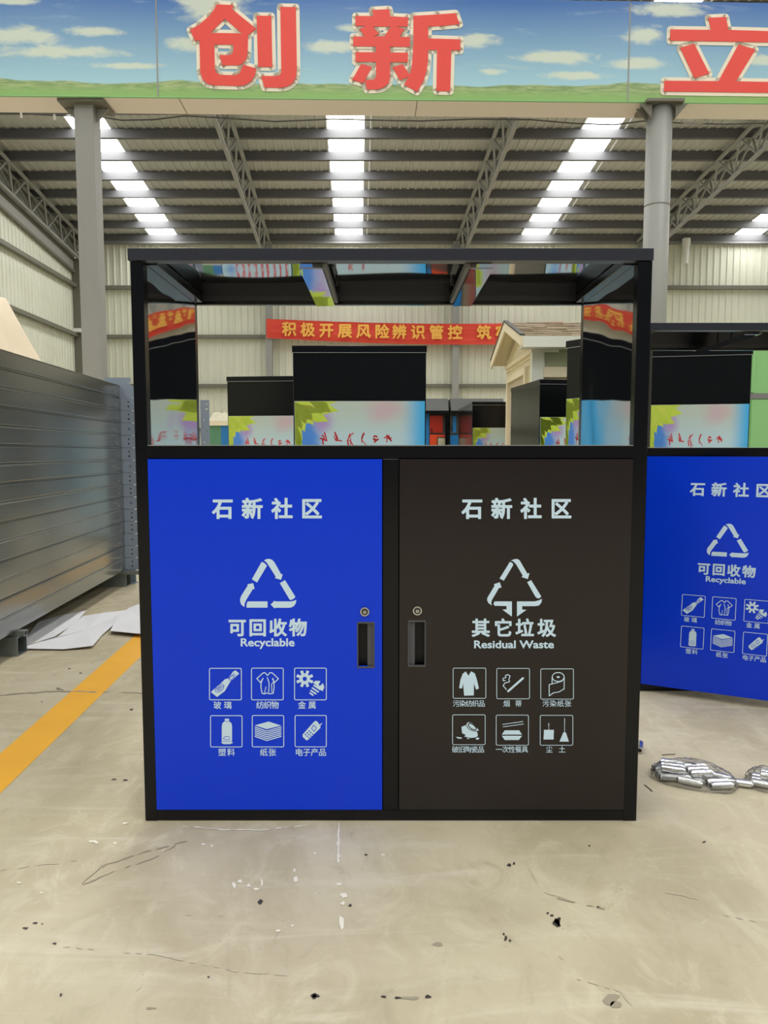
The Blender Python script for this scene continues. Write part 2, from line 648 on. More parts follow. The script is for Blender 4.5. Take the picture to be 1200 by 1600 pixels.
scuffs('scratches', M['scratch'], [([(130, 1382), (178, 1362), (240, 1342), (283, 1315)], 1.4), ([(155, 1362), (165, 1352), (225, 1332), (292, 1315)], 1.8), ([(0, 1086), (90, 1080), (170, 1082), (230, 1083)], 1.8),
      ([(100, 1078), (80, 1072)], 2), ([(870, 1404), (945, 1421)], 1.6), ([(128, 1382), (160, 1352)], 1.4)], .0013, 5)
scuffs('faint_scuffs', M['faint'], [([(357, 1455), (357, 1600)], 1.2), ([(100, 1480), (240, 1492), (380, 1520), (460, 1525)], 2), ([(416, 1500), (438, 1445)], 2), ([(850, 1475), (880, 1500)], 2),
      ([(1130, 1430), (1180, 1440)], 2), ([(820, 1350), (850, 1395), (900, 1410)], 1.5), ([(290, 1430), (350, 1432)], 1.5), ([(1020, 1390), (1090, 1405)], 1.5),
      ([(1120, 1120), (1200, 1112)], 1.4), ([(0, 1360), (120, 1345)], 1.4), ([(900, 1530), (970, 1550), (1010, 1600)], 2), ([(205, 1555), (235, 1530)], 1.5)], .0011, 6)

# ceiling: corrugated sheets in two slopes, translucent strips, purlins, trusses
ceiling = struct('ceiling')
SW = 0.98
X0 = -8.15 - SW * 3.5 - SW


def ribbed(width, length_y, slope, name, material, rib=0.035, vertical=False, height=None, nrib=4):
    """a profiled sheet; runs along +y (roof) or +z (wall) from its origin"""
    prof = []
    p = width / nrib
    for i in range(nrib):
        x = i * p
        prof += [(x, 0), (x + p * .62, 0), (x + p * .72, -rib), (x + p * .90, -rib)]
    prof.append((width, 0))
    b = MB()
    for (x, d) in prof:
        if vertical:
            b.v += [(x, d, 0), (x, d, height)]
        else:
            b.v += [(x, 0, d), (x + SKEW * length_y, length_y, d + slope * length_y)]
    for i in range(len(prof) - 1):
        b.f.append((2 * i, 2 * i + 2, 2 * i + 3, 2 * i + 1))
    return b.mesh(name, material)


# the sheet starts at the ridge
L1 = Y_BACK - Y_RIDGE
front_mesh = ribbed(SW, L1 + .1, -KS, 'roof_sheet', M['roof'])
L2 = Y_RIDGE - Y_FRONT
rear_mesh = ribbed(SW, -(L2 + .1), KS * 1.0, 'roof_sheet', M['roof'])


def sky_mesh(L, k):
    b = MB()
    b.v += [(0, 0, 0), (SW, 0, 0), (SW + SKEW * L, L, k * L), (SKEW * L, L, k * L)]
    b.f.append((0, 3, 2, 1))
    return b.mesh('skylight_sheet', M['skylight'])


fs, rs = sky_mesh(L1 + .1, -KS), sky_mesh(-(L2 + .1), KS)
zr = roof_z(Y_RIDGE)
i = 0
x = X0
strips = [-8.15, -1.29, 5.57, 13.41]
while x < XR + 1.2:
    c = x + SW / 2
    is_sky = any(abs(c - s) < .02 for s in strips)
    xr = hx(x, Y_RIDGE)
    for me, mm in (((fs, rs) if is_sky else (front_mesh, rear_mesh))[0], 0), (((fs, rs) if is_sky else (front_mesh, rear_mesh))[1], 1):
        link('skylight_sheet' if is_sky else 'roof_sheet', me, ceiling, (xr, Y_RIDGE, zr))
    x += SW
# purlins
pur = bx(XL - .3, XR + 1.5, -.06, .06, -.27, -0.04).mesh('purlin', M['purlin'])
for k in range(24):
    y = Y_BACK - .15 - 1.2 * k if k else Y_BACK - .15
    if y < Y_RIDGE + .5:
        break
    link('purlin', pur, ceiling, (0, y, roof_z(y)))
for k in range(6):
    y = Y_RIDGE - .8 - 1.8 * k
    link('purlin', pur, ceiling, (0, y, roof_z(y)))
# trusses
unit = MB().tube((0, 0, 0), (0, 0, 1), 1, 8).mesh('web_member', M['truss'])


def rod(name, p, q, r, parent):
    p = Vector(p); q = Vector(q)
    o = link(name, unit, parent)
    d = q - p
    o.rotation_mode = 'QUATERNION'
    o.rotation_quaternion = d.to_track_quat('Z', 'Y')
    o.location = p
    o.scale = (r, r, d.length)
    return o


def truss(xb, y_lo, y_hi, depth=.72, wide=.17):
    t = link('roof_truss', None, ceiling)
    def pt(y, s, dz):
        return (hx(xb, y) + s * wide, y, roof_z(y) - dz)
    rod('chord', pt(y_lo, -1, .28), pt(y_hi, -1, .28), .06, t)
    rod('chord', pt(y_lo, 1, .28), pt(y_hi, 1, .28), .06, t)
    rod('chord', pt(y_lo, 0, .28 + depth), pt(y_hi, 0, .28 + depth), .06, t)
    y = y_hi
    step = .6
    k = 0
    while y - step > y_lo:
        for s in (-1, 1):
            if k % 2:
                rod('web_member', pt(y, 0, .28 + depth), pt(y - step, s, .28), .03, t)
            else:
                rod('web_member', pt(y, s, .28), pt(y - step, 0, .28 + depth), .03, t)
        if k % 2:
            rod('web_member', pt(y - step, -1, .28), pt(y - step, 1, .28), .02, t)
        y -= step
        k += 1


for xb in (-11.15, -4.40, 2.85, 9.5):
    truss(xb, 6.0, Y_BACK - .2)

# back wall: profiled sheets, girts, posts
wb = struct('wall_back', (0, Y_BACK, 0))
hb = roof_z(Y_BACK) - .02
bs = ribbed(SW, 0, 0, 'wall_sheet', M['wallsheet'], .03, True, hb)
x = XL
while x < XR:
    link('wall_sheet', bs, wb, (x, 0, 0))
    x += SW
for py in (376, 450.6, 527, 603.5, 672):
    z = P(600, py, Y_BACK).z
    g = .15 if py == 376 else .065
    bx(XL, XR, -.2, -.05, z - g, z + g).build('girt', M['steel'] if py == 376 else M['girt'], wb)
for xb in (-4.25, 2.65, 9.5, 15.5):
    bx(xb - .12, xb + .12, -.42, -.2, 0, hb - .3).build('wall_post', M['column'], wb)
# left wall
wl = struct('wall_left')
ang = atan2(1, SKEW) - pi / 2
yy = Y_BACK
n = 0
while yy > 8.2:
    h = roof_z(yy) - 1.15
    b = MB()
    nr = 4
    p = SW / nr
    prof = []
    for i in range(nr):
        u = i * p
        prof += [(u, 0), (u + p * .62, 0), (u + p * .72, .03), (u + p * .90, .03)]
    prof.append((SW, 0))
    for (u, d) in prof:
        y = yy - u
        b.v += [(hx(XL, y) + d, y, 0), (hx(XL, y) + d, y, roof_z(y) - 1.05)]
    for i in range(len(prof) - 1):
        b.f.append((2 * i, 2 * i + 1, 2 * i + 3, 2 * i + 2))
    b.build('wall_sheet', M['wallsheet'], wl, fix=False)
    yy -= SW
MB().quad((hx(XL, yy), yy, 0), (hx(XL, Y_FRONT), Y_FRONT, 0), (hx(XL, Y_FRONT), Y_FRONT, 12.5), (hx(XL, yy), yy, roof_z(yy))).build('wall_sheet', M['wallsheet'], wl, fix=False)
MB().quad((hx(XL, Y_BACK) - .02, Y_BACK, roof_z(28) - 1.3), (hx(XL, Y_BACK) - .02, Y_BACK, roof_z(28) + .1), (hx(XL, yy) - .02, yy, roof_z(yy) + .1), (hx(XL, yy) - .02, yy, roof_z(yy) - 1.3)).build('gable_sheet', M['gable'], wl, fix=False)


def along_left(name, material, z0f, z1f, d0, d1, ya, yb):
    b = MB()
    for y in (ya, yb):
        X = hx(XL, y)
        b.v += [(X + d0, y, z0f(y)), (X + d1, y, z0f(y)), (X + d1, y, z1f(y)), (X + d0, y, z1f(y))]
    b.f += [(0, 1, 2, 3), (7, 6, 5, 4), (0, 4, 5, 1), (1, 5, 6, 2), (2, 6, 7, 3), (3, 7, 4, 0)]
    return b.build(name, material, wl)


for py in (450.6, 527, 603.5, 672):
    z = P(600, py, Y_BACK).z
    along_left('girt', M['girt'], lambda y: z - .065, lambda y: z + .065, .05, .2, Y_BACK, 8.3)
along_left('flashing', M['truss'], lambda y: roof_z(y) - 1.45, lambda y: roof_z(y) - 1.05, .06, .1, Y_BACK, 8.3)
along_left('flashing', M['girt'], lambda y: roof_z(y) - 1.53, lambda y: roof_z(y) - 1.45, .05, .16, Y_BACK, 8.3)
along_left('flashing', M['girt'], lambda y: roof_z(y) - 1.08, lambda y: roof_z(y) - 1.0, .05, .16, Y_BACK, 8.3)
for y in (Y_BACK - .35, 21.15, 14.2):
    X = hx(XL, y)
    bx(X + .06, X + .32, y - .15, y + .15, 0, roof_z(y) - 1.0).build('wall_post', M['girt'], wl)
# walls that are out of view close the hall
wr = struct('wall_right')
MB().quad((hx(XR, Y_BACK), Y_BACK, 0), (hx(XR, Y_FRONT), Y_FRONT, 0), (hx(XR, Y_FRONT), Y_FRONT, 12.6), (hx(XR, Y_BACK), Y_BACK, 12.6)).build('wall_sheet', M['wallsheet'], wr, fix=False)
wf = struct('wall_front')
bx(-14, 22, Y_FRONT - .1, Y_FRONT, 0, 11.8).build('wall_sheet', M['gable_front'], wf)

# small white fittings on the walls
q = P(120, 517, Y_BACK - .6)
lamp = thing('wall_bracket', (q.x, q.y, q.z), 'small white lamp bracket fixed high where the two cream walls meet', 'bracket')
bx(-.12, .25, -.1, .1, -.05, .08).build('lamp_head', M['white'], lamp)
bx(-.3, -.12, -.04, .04, -.22, -.02).build('bracket_arm', M['white'], lamp)
a = P(1072, 384, Y_BACK - .3); b_ = P(1072, 412, Y_BACK - .3)
pipe = thing('rain_pipe', (a.x, a.y, b_.z), 'short white pipe under the eave of the cream back wall', 'pipe')
MB().tube((0, 0, 0), (0, 0, a.z - b_.z), .09, 12, .12).build('pipe', M['white'], pipe)
MB().tube((0, 0, a.z - b_.z), (0, 0, a.z - b_.z + .25), .15, 12).build('socket', M['white'], pipe)

# ================================================================ overhead sign board on its box beam
BY = 9.0
zb = CAM_H + .4536 * BY + .03
board = thing('overhead_sign_board', (0, BY, zb), 'wide overhead board printed with blue sky, meadow and big red characters', 'sign', rz=.021)
soff = bx(-7.5, 9, .012, .42, -.001, .16)
soff.build('box_beam', M['soffit'], board)
for xs in (P(288, 170, BY + .2).x, P(651, 170, BY + .2).x, -6.3, 5.9):
    bx(xs - .004, xs + .004, .01, .425, -.004, .16).build('beam_joint', M['girt'], board)
seams = [-7.4, P(248, 80, BY).x, P(985, 80, BY).x, 8.3]
for a, c in zip(seams[:-1], seams[1:]):
    bx(a + .004, c - .004, -.012, .012, 0, 1.125).build('board_panel', M['skyboard'], board)
for s in seams[1:3]:
    bx(s - .008, s + .008, -.016, -.004, 0, 1.11).build('seam_strip', M['truss'], board)
bx(-7.4, 8.3, -.016, .014, -.005, .004).build('edge_strip', M['green'], board)
bx(-7.4, 8.3, .012, .40, .16, 1.0).build('back_frame', M['steel'], board)


def board_pt(cx, cy, ox, oy, s):
    p = P(ox + cx / s, oy + cy / s, BY)
    # straightened to the board's own plane
    return (p.x, p.z - zb - .004 * p.x * 0)


CH = {
    'chuang': ((290, 0, 6.316), [
        [[(320, 75), (482, 82), (468, 120), (705, 310), (625, 375), (620, 560), (605, 610), (570, 650), (540, 668), (372, 672), (345, 572), (440, 572), (470, 555), (480, 530), (480, 468), (295, 468), (300, 700), (315, 745), (350, 765), (500, 768), (540, 750), (555, 720), (574, 662), (705, 700), (690, 770), (650, 830), (600, 860), (540, 872), (300, 868), (230, 855), (180, 810), (158, 740), (150, 430), (108, 435), (58, 328), (150, 275), (250, 185), (290, 130)],
         [(398, 215), (565, 358), (257, 355)]],
        [[(708, 182), (852, 182), (862, 682), (722, 682)]],
        [[(940, 92), (1092, 92), (1102, 700), (1095, 780), (1060, 840), (1010, 872), (950, 885), (785, 885), (752, 772), (900, 772), (935, 760), (950, 730)]]]),
    'xin': ((540, 0, 6.316), [
        [[(262, 112), (430, 100), (442, 172), (617, 178), (612, 270), (500, 270), (582, 298), (530, 372), (635, 374), (633, 470), (440, 470), (440, 528), (615, 528), (612, 622), (440, 622), (438, 770), (425, 830), (380, 870), (320, 892), (210, 895), (190, 800), (270, 798), (295, 780), (300, 740), (300, 622), (98, 622), (98, 528), (298, 528), (298, 470), (75, 470), (75, 374), (190, 374), (135, 298), (195, 278), (190, 270), (98, 270), (98, 172), (275, 172)],
         [(268, 273), (446, 273), (382, 370), (274, 370), (330, 346)]],
        [[(155, 642), (260, 672), (175, 832), (65, 802)]],
        [[(460, 672), (562, 642), (632, 745), (610, 770), (535, 798)]],
        [[(668, 165), (900, 148), (1085, 132), (1125, 240), (960, 258), (815, 268), (815, 385), (1132, 390), (1132, 498), (1042, 498), (1032, 902), (895, 902), (902, 498), (815, 498), (810, 620), (795, 720), (765, 810), (705, 912), (578, 845), (625, 750), (650, 680), (662, 560), (668, 400)]]]),
    'li': ((1020, 0, 6.667), [
        [[(600, 155), (788, 145), (815, 280), (1275, 288), (1275, 405), (197, 398), (202, 282), (630, 282)]],
        [[(302, 472), (452, 428), (612, 742), (455, 790)]],
        [[(922, 430), (1102, 482), (895, 818), (1345, 822), (1345, 935), (132, 932), (137, 820), (708, 818)]]]),
}
for key, ((ox, oy, s), polys) in CH.items():
    oc = MB(); rc = MB()
    for loops in polys:
        L = [[board_pt(px, py, ox, oy, s) for (px, py) in lp] for lp in loops]
        rc.prism(L, -.024, -.020)
        oc.prism(L, -.0170, -.0165)
        for lp in L:
            oc.stroke(lp, .082, -.0172, closed=True)
    o1 = oc.build('character_outline', M['cream'], board, fix=False)
    rc.build('character', M['red'], board, fix=True)

# columns
q = P(136, 300, BY + .15)
col = thing('steel_column', (P(144, 500, BY + .1).x, BY + .15, 0), 'square grey steel column beside the stack of grey panels', 'column')
hx0 = P(118, 250, BY).x - col.location.x
w_ = .112
bx(-w_, w_, -w_, w_, 0, zb - .03).build('shaft', M['column'], col, bevel=.004)
bx(-.27, .27, -.2, .2, zb - .035, zb - .003).build('cap_plate', M['girt'], col)
bx(-.25, .25, -.25, .25, 0, .02).build('base_plate', M['girt'], col)
for s in (-1, 1):
    MB().prism([[(s * w_, zb - .04), (s * .26, zb - .04), (s * w_, zb - .2)]], -.01, .01).build('gusset', M['column'], col)
xr_ = P(1027, 300, BY + .15).x
col2 = thing('steel_column', (xr_, BY + .15, 0), 'round grey steel column rising behind the dark end of the front bin', 'column')
MB().tube((0, 0, 0), (0, 0, zb - .03), .148, 32).build('shaft', M['column'], col2, smooth=False)
for o in (col2.children[0],):
    for p in o.data.polygons:
        p.use_smooth = len(p.vertices) == 4
bx(-.22, .22, -.2, .25, zb - .035, zb - .003).build('cap_plate', M['girt'], col2)
bx(-.28, .28, -.28, .28, 0, .02).build('base_plate', M['girt'], col2)
MB().tube((0, 0, 3.98), (0, 0, 3.99), .151, 32).build('weld_seam', M['girt'], col2)
for s in (-1, 1):
    MB().prism([[(s * .14, zb - .04), (s * .28, zb - .04), (s * .14, zb - .2)]], -.01, .01).build('gusset', M['girt'], col2)
    MB().prism([[(s * .14, zb - .04), (s * .28, zb - .04), (s * .14, zb - .2)]], -.14, -.12).build('gusset', M['girt'], col2)
# cable under the beam
pts = []
for px, py in ((-10, 172), (60, 177), (160, 181), (190, 186), (240, 185), (288, 179), (345, 182), (430, 188), (520, 184), (600, 186), (658, 187), (740, 184), (830, 185), (900, 191), (960, 193), (1006, 187), (1060, 190), (1130, 192), (1210, 190)):
    pts.append(P(px, py + 2, BY + .66))
cb = MB().path(pts, .009, 6).build('power_cable', M['cable'])
tag(cb, 'thin dark cable drooping along under the overhead sign beam', 'cable')
lp = []
for k in range(33):
    t = 2 * pi * k / 32
    c, s = cos(t), sin(t)
    p = P(1083 + 22 * c * (1 + .15 * c), 189 + 4.5 * s, BY + .62)
    lp.append(p)
tag(MB().path(lp, .008, 6).build('cable_coil', M['truss']), 'flattened coil of pale cable beside the top of the round column', 'cable')
for k in range(2):
    p = P((33, 85)[k], (178, 181)[k] + 2, BY + .65)
    c = MB().tube((0, 0, -.03), (0, 0, .03), .014, 8).build('cable_tie', M['white'], cb, p)

# ================================================================ the recycling bins
BC = 0.0193           # centre of the front bin
HW, BH, BD = 0.6933, 1.576, 0.57


def D(px, py):
    """a point of the front bin's face, in the bin's own frame"""
    p = P(px, py, 2.0)
    return (p.x - BC, p.z)


HINGE_B = -0.6593
BX0, BX1 = -0.6593, -0.0247
KX0, KX1 = 0.0230, 0.6555
DZ0, DZ1 = 0.0345, 1.0195


def text_line(chars, size, y, m, bold=.0, fit=None, eps=.0001):
    """chars: [(char, px, py)] centres in the photograph; size: em in px. Returns an MB in face coordinates."""
    b = MB()
    for (c, px, py) in chars:
        cu = bpy.data.curves.new('t', 'FONT')
        cu.body = c
        cu.size = 1
        cu.resolution_u = 3
        o = bpy.data.objects.new('t', cu)
        COL.objects.link(o)
        dg = bpy.context.evaluated_depsgraph_get()
        me = bpy.data.meshes.new_from_object(o.evaluated_get(dg))
        xs = [v.co.x for v in me.vertices]
        if bold:
            cnt = {}
            for p in me.polygons:
                for ek in p.edge_keys:
                    cnt[ek] = cnt.get(ek, 0) + 1
            sb = MB()
            for (i0, i1), c_ in cnt.items():
                if c_ == 1:
                    v0, v1 = me.vertices[i0].co, me.vertices[i1].co
                    sb.stroke([(v0.x, v0.y), (v1.x, v1.y)], bold * 2, 0, joint=False)
                    d0 = (v1 - v0)
                    if d0.length > 1e-6:
                        d0 = d0.normalized() * bold * .9
                        sb.stroke([(v0.x - d0.x, v0.y - d0.y), (v0.x + d0.x, v0.y + d0.y)], bold * 1.8, 0, joint=False)
                        sb.stroke([(v1.x - d0.x, v1.y - d0.y), (v1.x + d0.x, v1.y + d0.y)], bold * 1.8, 0, joint=False)
        if fit:
            x0, x1 = min(xs), max(xs)
            base = len(b.v)
            for v in me.vertices:
                b.v.append(m(fit[0] + (v.co.x - x0) / (x1 - x0) * (fit[1] - fit[0]), fit[3] - v.co.y / .69 * (fit[3] - fit[2]), y))
        else:
            base = len(b.v)
            for v in me.vertices:
                b.v.append(m(px + (v.co.x - .5) * size, py - (v.co.y - .36) * size, y))
        for p in me.polygons:
            b.f.append(tuple(base + i for i in p.vertices))
        if bold:
            base = len(b.v)
            for v in sb.v:
                if fit:
                    b.v.append(m(fit[0] + (v[0] - x0) / (x1 - x0) * (fit[1] - fit[0]), fit[3] - v[2] / .69 * (fit[3] - fit[2]), y - eps))
                else:
                    b.v.append(m(px + (v[0] - .5) * size, py - (v[2] - .36) * size, y - eps))
            b.f += [tuple(base + i for i in q) for q in sb.f]
        bpy.data.objects.remove(o)
        bpy.data.curves.remove(cu)
        bpy.data.meshes.remove(me)
    return b


def make_door(kind):
    blue = kind == 'blue'
    x0, x1 = (BX0, BX1) if blue else (KX0, KX1)
    hinge = x0 if blue else x1
    pm = M['blue'] if blue else M['dark']

    def F(px, py):
        q = D(px, py)
        return (q[0] - hinge, q[1])

    def m(px, py, y):
        q = F(px, py)
        return (q[0], y, q[1])
    hr = (559.5, 584, 972.5, 1042) if blue else (638.5, 664, 970, 1040)
    h0 = F(hr[0], hr[3]); h1 = F(hr[1], hr[2])
    outer = [(x0 - hinge, DZ0), (x1 - hinge, DZ0), (x1 - hinge, DZ1), (x0 - hinge, DZ1)]
    hole = [(h0[0], h0[1]), (h1[0], h0[1]), (h1[0], h1[1]), (h0[0], h1[1])]
    d = MB().prism([outer, hole], -.003, .016).build('door', pm)
    tag(d, 'blue recyclables door' if blue else 'charcoal residual waste door')
    YF = -.0036
    # handle recess
    rb = MB()
    t = .0022
    rb.box(h0[0] - .001, h1[0] + .001, -.0045, -.002, h1[1] - t, h1[1] + t).box(h0[0] - .001, h1[0] + .001, -.0045, -.002, h0[1] - t, h0[1] + t)
    rb.box(h0[0] - t, h0[0] + t * .4, -.0045, -.002, h0[1], h1[1]).box(h1[0] - t * .4, h1[0] + t, -.0045, -.002, h0[1], h1[1])
    hd = rb.build('handle_recess', M['grey'], d)
    bx(h0[0], h1[0], .026, .028, h0[1], h1[1]).build('recess_back', M['darkhole'], d)
    wdt = h1[0] - h0[0]
    if blue:
        bx(h0[0] + wdt * .6, h1[0], .003, .024, h0[1], h1[1]).build('recess_grip', M['grey'], d)
    else:
        bx(h0[0], h0[0] + wdt * .38, .003, .024, h0[1], h1[1]).build('recess_grip', M['grey'], d)
    # cam lock
    lc = F(570, 955) if blue else F(652, 953.5)
    lk = MB()
    lk.prism([[(lc[0] + .0125 * cos(2 * pi * i / 24), lc[1] + .0125 * sin(2 * pi * i / 24)) for i in range(24)],
              [(lc[0] + .0095 * cos(2 * pi * i / 24), lc[1] + .0095 * sin(2 * pi * i / 24)) for i in range(24)]], -.008, -.003)
    for i in range(9):
        a = pi * (.1 + .8 * i / 8)
        cx, cz = lc[0] + .011 * cos(a), lc[1] + .011 * sin(a)
        lk.tube((cx, -.010, cz), (cx, -.003, cz), .0014, 6)
    lk.build('lock_ring', M['chrome'], d)
    MB().tube((lc[0], -.006, lc[1]), (lc[0], -.003, lc[1]), .0093, 20).build('lock_face', M['grey'], d)
    MB().tube((lc[0], -.0095, lc[1] - .001), (lc[0], -.005, lc[1] - .001), .0042, 14).build('key_barrel', M['chrome'], d)
    bx(lc[0] - .0007, lc[0] + .0007, -.0100, -.0094, lc[1] - .004, lc[1] + .002).build('keyhole', M['darkhole'], d)

    def line(name, chars, size, bold=0.0, fit=None):
        if name == 'character':
            for c_ in chars:
                text_line([c_], size, YF, m, bold, fit).build(name, M['print'], d, fix=False)
            return
        o = text_line(chars, size, YF, m, bold, fit).build(name, M['print'], d, fix=False)
        if name == 'caption_lettering':
            o['kind'] = 'stuff'
    cs = 341 if blue else 0
    if blue:
        line('character', [('石', 348.5, 795), ('新', 394.5, 795), ('社', 441, 795), ('区', 487, 795)], 33.5, .032)
        line('character', [('可', 371, 980.5), ('回', 403, 980.5), ('收', 434.5, 980.5), ('物', 466, 980.5)], 28.5, .032)
        line('english_lettering', [('Recyclable', 0, 0)], 1, .026, (377, 460, 997, 1009))
        caps = [('玻', 340, 1101.3), ('璃', 356.4, 1101.3), ('纺', 406.7, 1101), ('织', 418.4, 1101), ('物', 430, 1101), ('金', 472, 1101), ('属', 488, 1101),
                ('塑', 347.5, 1174.7), ('料', 361.5, 1174.7), ('纸', 412.5, 1174.7), ('张', 425.7, 1174.7), ('电', 467.3, 1174.7), ('子', 479.3, 1174.7), ('产', 491.8, 1174.7), ('品', 504, 1174.7)]
        line('caption_lettering', caps, 12.6, .012)
    else:
        line('character', [('石', 737.7, 795), ('新', 783.6, 795), ('社', 829.5, 795), ('区', 876, 795)], 33.5, .032)
        line('character', [('其', 751, 981), ('它', 786, 981), ('垃', 819.5, 981), ('圾', 853.7, 981)], 29.5, .028)
        line('english_lettering', [('Residual Waste', 0, 0)], 1, .026, (741, 864.5, 1000.5, 1012))
        caps = [(c, 712.5 + 10 * i, 1098.7) for i, c in enumerate('污染纺织品')] + [('烟', 791.3, 1098.7), ('蒂', 809.7, 1098.7)] + [(c, 852.3 + 11.5 * i, 1098.7) for i, c in enumerate('污染纸张')]
        caps += [(c, 711.2 + 10 * i, 1170.3) for i, c in enumerate('破旧陶瓷品')] + [(c, 779.5 + 10 * i, 1170.3) for i, c in enumerate('一次性餐具')] + [('尘', 857.8, 1170.3), ('土', 877.8, 1170.3)]
        line('caption_lettering', caps, 11.0, .004)
    # recycling mark
    if blue:
        ox, oy, s = 360, 860, 10.0
        polys = [[(490, 178), (530, 190), (575, 235), (420, 498), (338, 448)],
                 [(527, 155), (560, 135), (600, 128), (650, 140), (690, 180), (795, 368), (820, 368), (795, 455), (700, 430), (710, 405), (590, 215), (560, 175)],
                 [(855, 460), (1018, 720), (1000, 745), (960, 768), (930, 768), (775, 508)],
                 [(632, 842), (695, 780), (705, 793), (940, 793), (990, 785), (1033, 768), (1025, 820), (1000, 860), (960, 885), (920, 892), (705, 892), (695, 905)],
                 [(275, 793), (583, 793), (583, 890), (255, 890), (258, 830)],
                 [(360, 508), (382, 600), (355, 600), (250, 770), (225, 830), (225, 880), (180, 850), (158, 810), (155, 760), (170, 710), (275, 545), (270, 525)]]
    else:
        ox, oy, s = 740, 860, 9.23
        polys = [[(520, 162), (560, 180), (568, 210), (432, 435), (372, 402)],
                 [(535, 145), (580, 125), (625, 120), (660, 140), (770, 330), (803, 325), (778, 410), (688, 382), (705, 360), (610, 200), (570, 155)],
                 [(825, 425), (972, 660), (945, 688), (910, 685), (885, 660), (768, 455)],
                 [(622, 732), (880, 732), (940, 715), (983, 695), (975, 745), (940, 790), (890, 800), (697, 800), (697, 850), (760, 852), (622, 950)],
                 [(300, 732), (550, 732), (548, 950), (412, 850), (472, 845), (472, 798), (300, 795), (283, 765)],
                 [(375, 455), (400, 535), (365, 535), (262, 710), (250, 750), (262, 788), (215, 760), (192, 715), (195, 680), (300, 505), (288, 485)]]
    rm = MB()
    for pl in polys:
        rm.flat([F(ox + a / s, oy + c / s) for a, c in pl], YF)
    rm.build('recycling_mark', M['print'], d, fix=False)
    # pictograms
    if blue:
        ox, oy = 320, 1035
        frames = [(47, 52, 345, 347), (440, 50, 737, 347), (843, 50, 1140, 347), (57, 495, 352, 788), (447, 493, 742, 787), (848, 493, 1140, 787)]
        fw = 7.5
        names = ['glass_pictogram', 'textile_pictogram', 'metal_pictogram', 'plastic_pictogram', 'paper_pictogram', 'electronics_pictogram']
    else:
        ox, oy = 700, 1035
        frames = [(47, 50, 353, 333), (455, 53, 762, 337), (867, 57, 1173, 340), (42, 487, 347, 767), (450, 490, 752, 772), (862, 492, 1167, 772)]
        fw = 5.5
        names = ['clothes_pictogram', 'cigarette_pictogram', 'tissue_pictogram', 'pottery_pictogram', 'tableware_pictogram', 'dust_pictogram']
    G = lambda a, c: F(ox + a / 6, oy + c / 6)
    K = abs(G(100, 0)[0] - G(0, 0)[0]) / 100
    W = [MB() for _ in range(6)]
    C = MB()
    for i, (a, b, c, e) in enumerate(frames):
        r = 12
        pts = []
        for (cx, cy, t0) in ((c - r, b + r, -90), (c - r, e - r, 0), (a + r, e - r, 90), (a + r, b + r, 180)):
            for k in range(4):
                t = radians(t0 + 30 * k)
                pts.append(G(cx + r * cos(t), cy + r * sin(t)))
        W[i].stroke(pts, fw * K, YF, closed=True)

    def poly(i, p): W[i].flat([G(*q) for q in p], YF)
    def strk(i, p, w, closed=False): W[i].stroke([G(*q) for q in p], w * K, YF, closed)
    def cut(p, w, closed=False): C.stroke([G(*q) for q in p], w * K, YF - .0003, closed)
    def ell(cx, cy, rx, ry, rot=0, n=20):
        return [(cx + rx * cos(2 * pi * k / n) * cos(rot) - ry * sin(2 * pi * k / n) * sin(rot), cy + rx * cos(2 * pi * k / n) * sin(rot) + ry * sin(2 * pi * k / n) * cos(rot)) for k in range(n)]
    if blue:
        poly(0, [(60, 275), (118, 320), (190, 265), (228, 200), (240, 178), (300, 125), (325, 100), (290, 70), (265, 85), (225, 145), (190, 155), (165, 180), (95, 240)])
        cut([(228, 148), (262, 114), (280, 132), (246, 166)], 7, True)
        cut([(268, 98), (300, 128)], 5)
        cut(ell(140, 236, 48, 30, -.7), 5, True)
        for k in range(4):
            cut([(112 + k * 16, 232 - k * 4), (132 + k * 16, 262 - k * 14)], 5)
            cut([(105 + k * 8, 250 - k * 14), (150 + k * 8, 258 - k * 12)], 4)
        strk(1, [(548, 95), (490, 148), (523, 184), (545, 152)], 9)
        strk(1, [(637, 152), (655, 184), (692, 150), (635, 95), (612, 92), (590, 120), (566, 92), (548, 95)], 9)
        strk(1, [(548, 145), (530, 185), (528, 230), (540, 286), (560, 292), (580, 282), (608, 290), (642, 286), (652, 230), (650, 185), (640, 145)], 9)
        strk(1, [(588, 140), (604, 185), (604, 230), (600, 275)], 8)
        strk(1, [(645, 180), (628, 200), (630, 272)], 7)
        strk(1, [(576, 225), (560, 285)], 6)
        gp = []
        for k in range(8):
            t = 2 * pi * k / 8 + pi / 8
            for dt, r in ((-.26, 50), (-.17, 82), (.17, 82), (.26, 50)):
                gp.append((938 + r * cos(t + dt), 150 + r * sin(t + dt)))
        poly(2, gp)
        C.flat([G(*q) for q in ell(938, 150, 20, 20)], YF - .0003)
        poly(2, [(1015, 185), (1040, 168), (1085, 170), (1066, 210), (1082, 216), (1108, 190), (1122, 228), (1105, 268)])
        for p in ([(1025, 212), (1082, 250)], [(1010, 236), (1064, 272)], [(996, 260), (1042, 290)], [(988, 284), (1015, 302)]):
            strk(2, p, 15)
        poly(3, [(190, 523), (230, 523), (230, 545), (252, 565), (258, 590), (258, 735), (265, 750), (240, 762), (180, 762), (158, 750), (162, 735), (162, 590), (168, 565), (190, 545)])
        cut([(190, 548), (230, 548)], 4)
        cut([(238, 700), (225, 690), (195, 690), (178, 700), (180, 715), (205, 722), (240, 716)], 5)
        cut([(160, 737), (260, 737)], 3)
        poly(4, [(470, 586), (600, 550), (718, 588), (582, 622)])
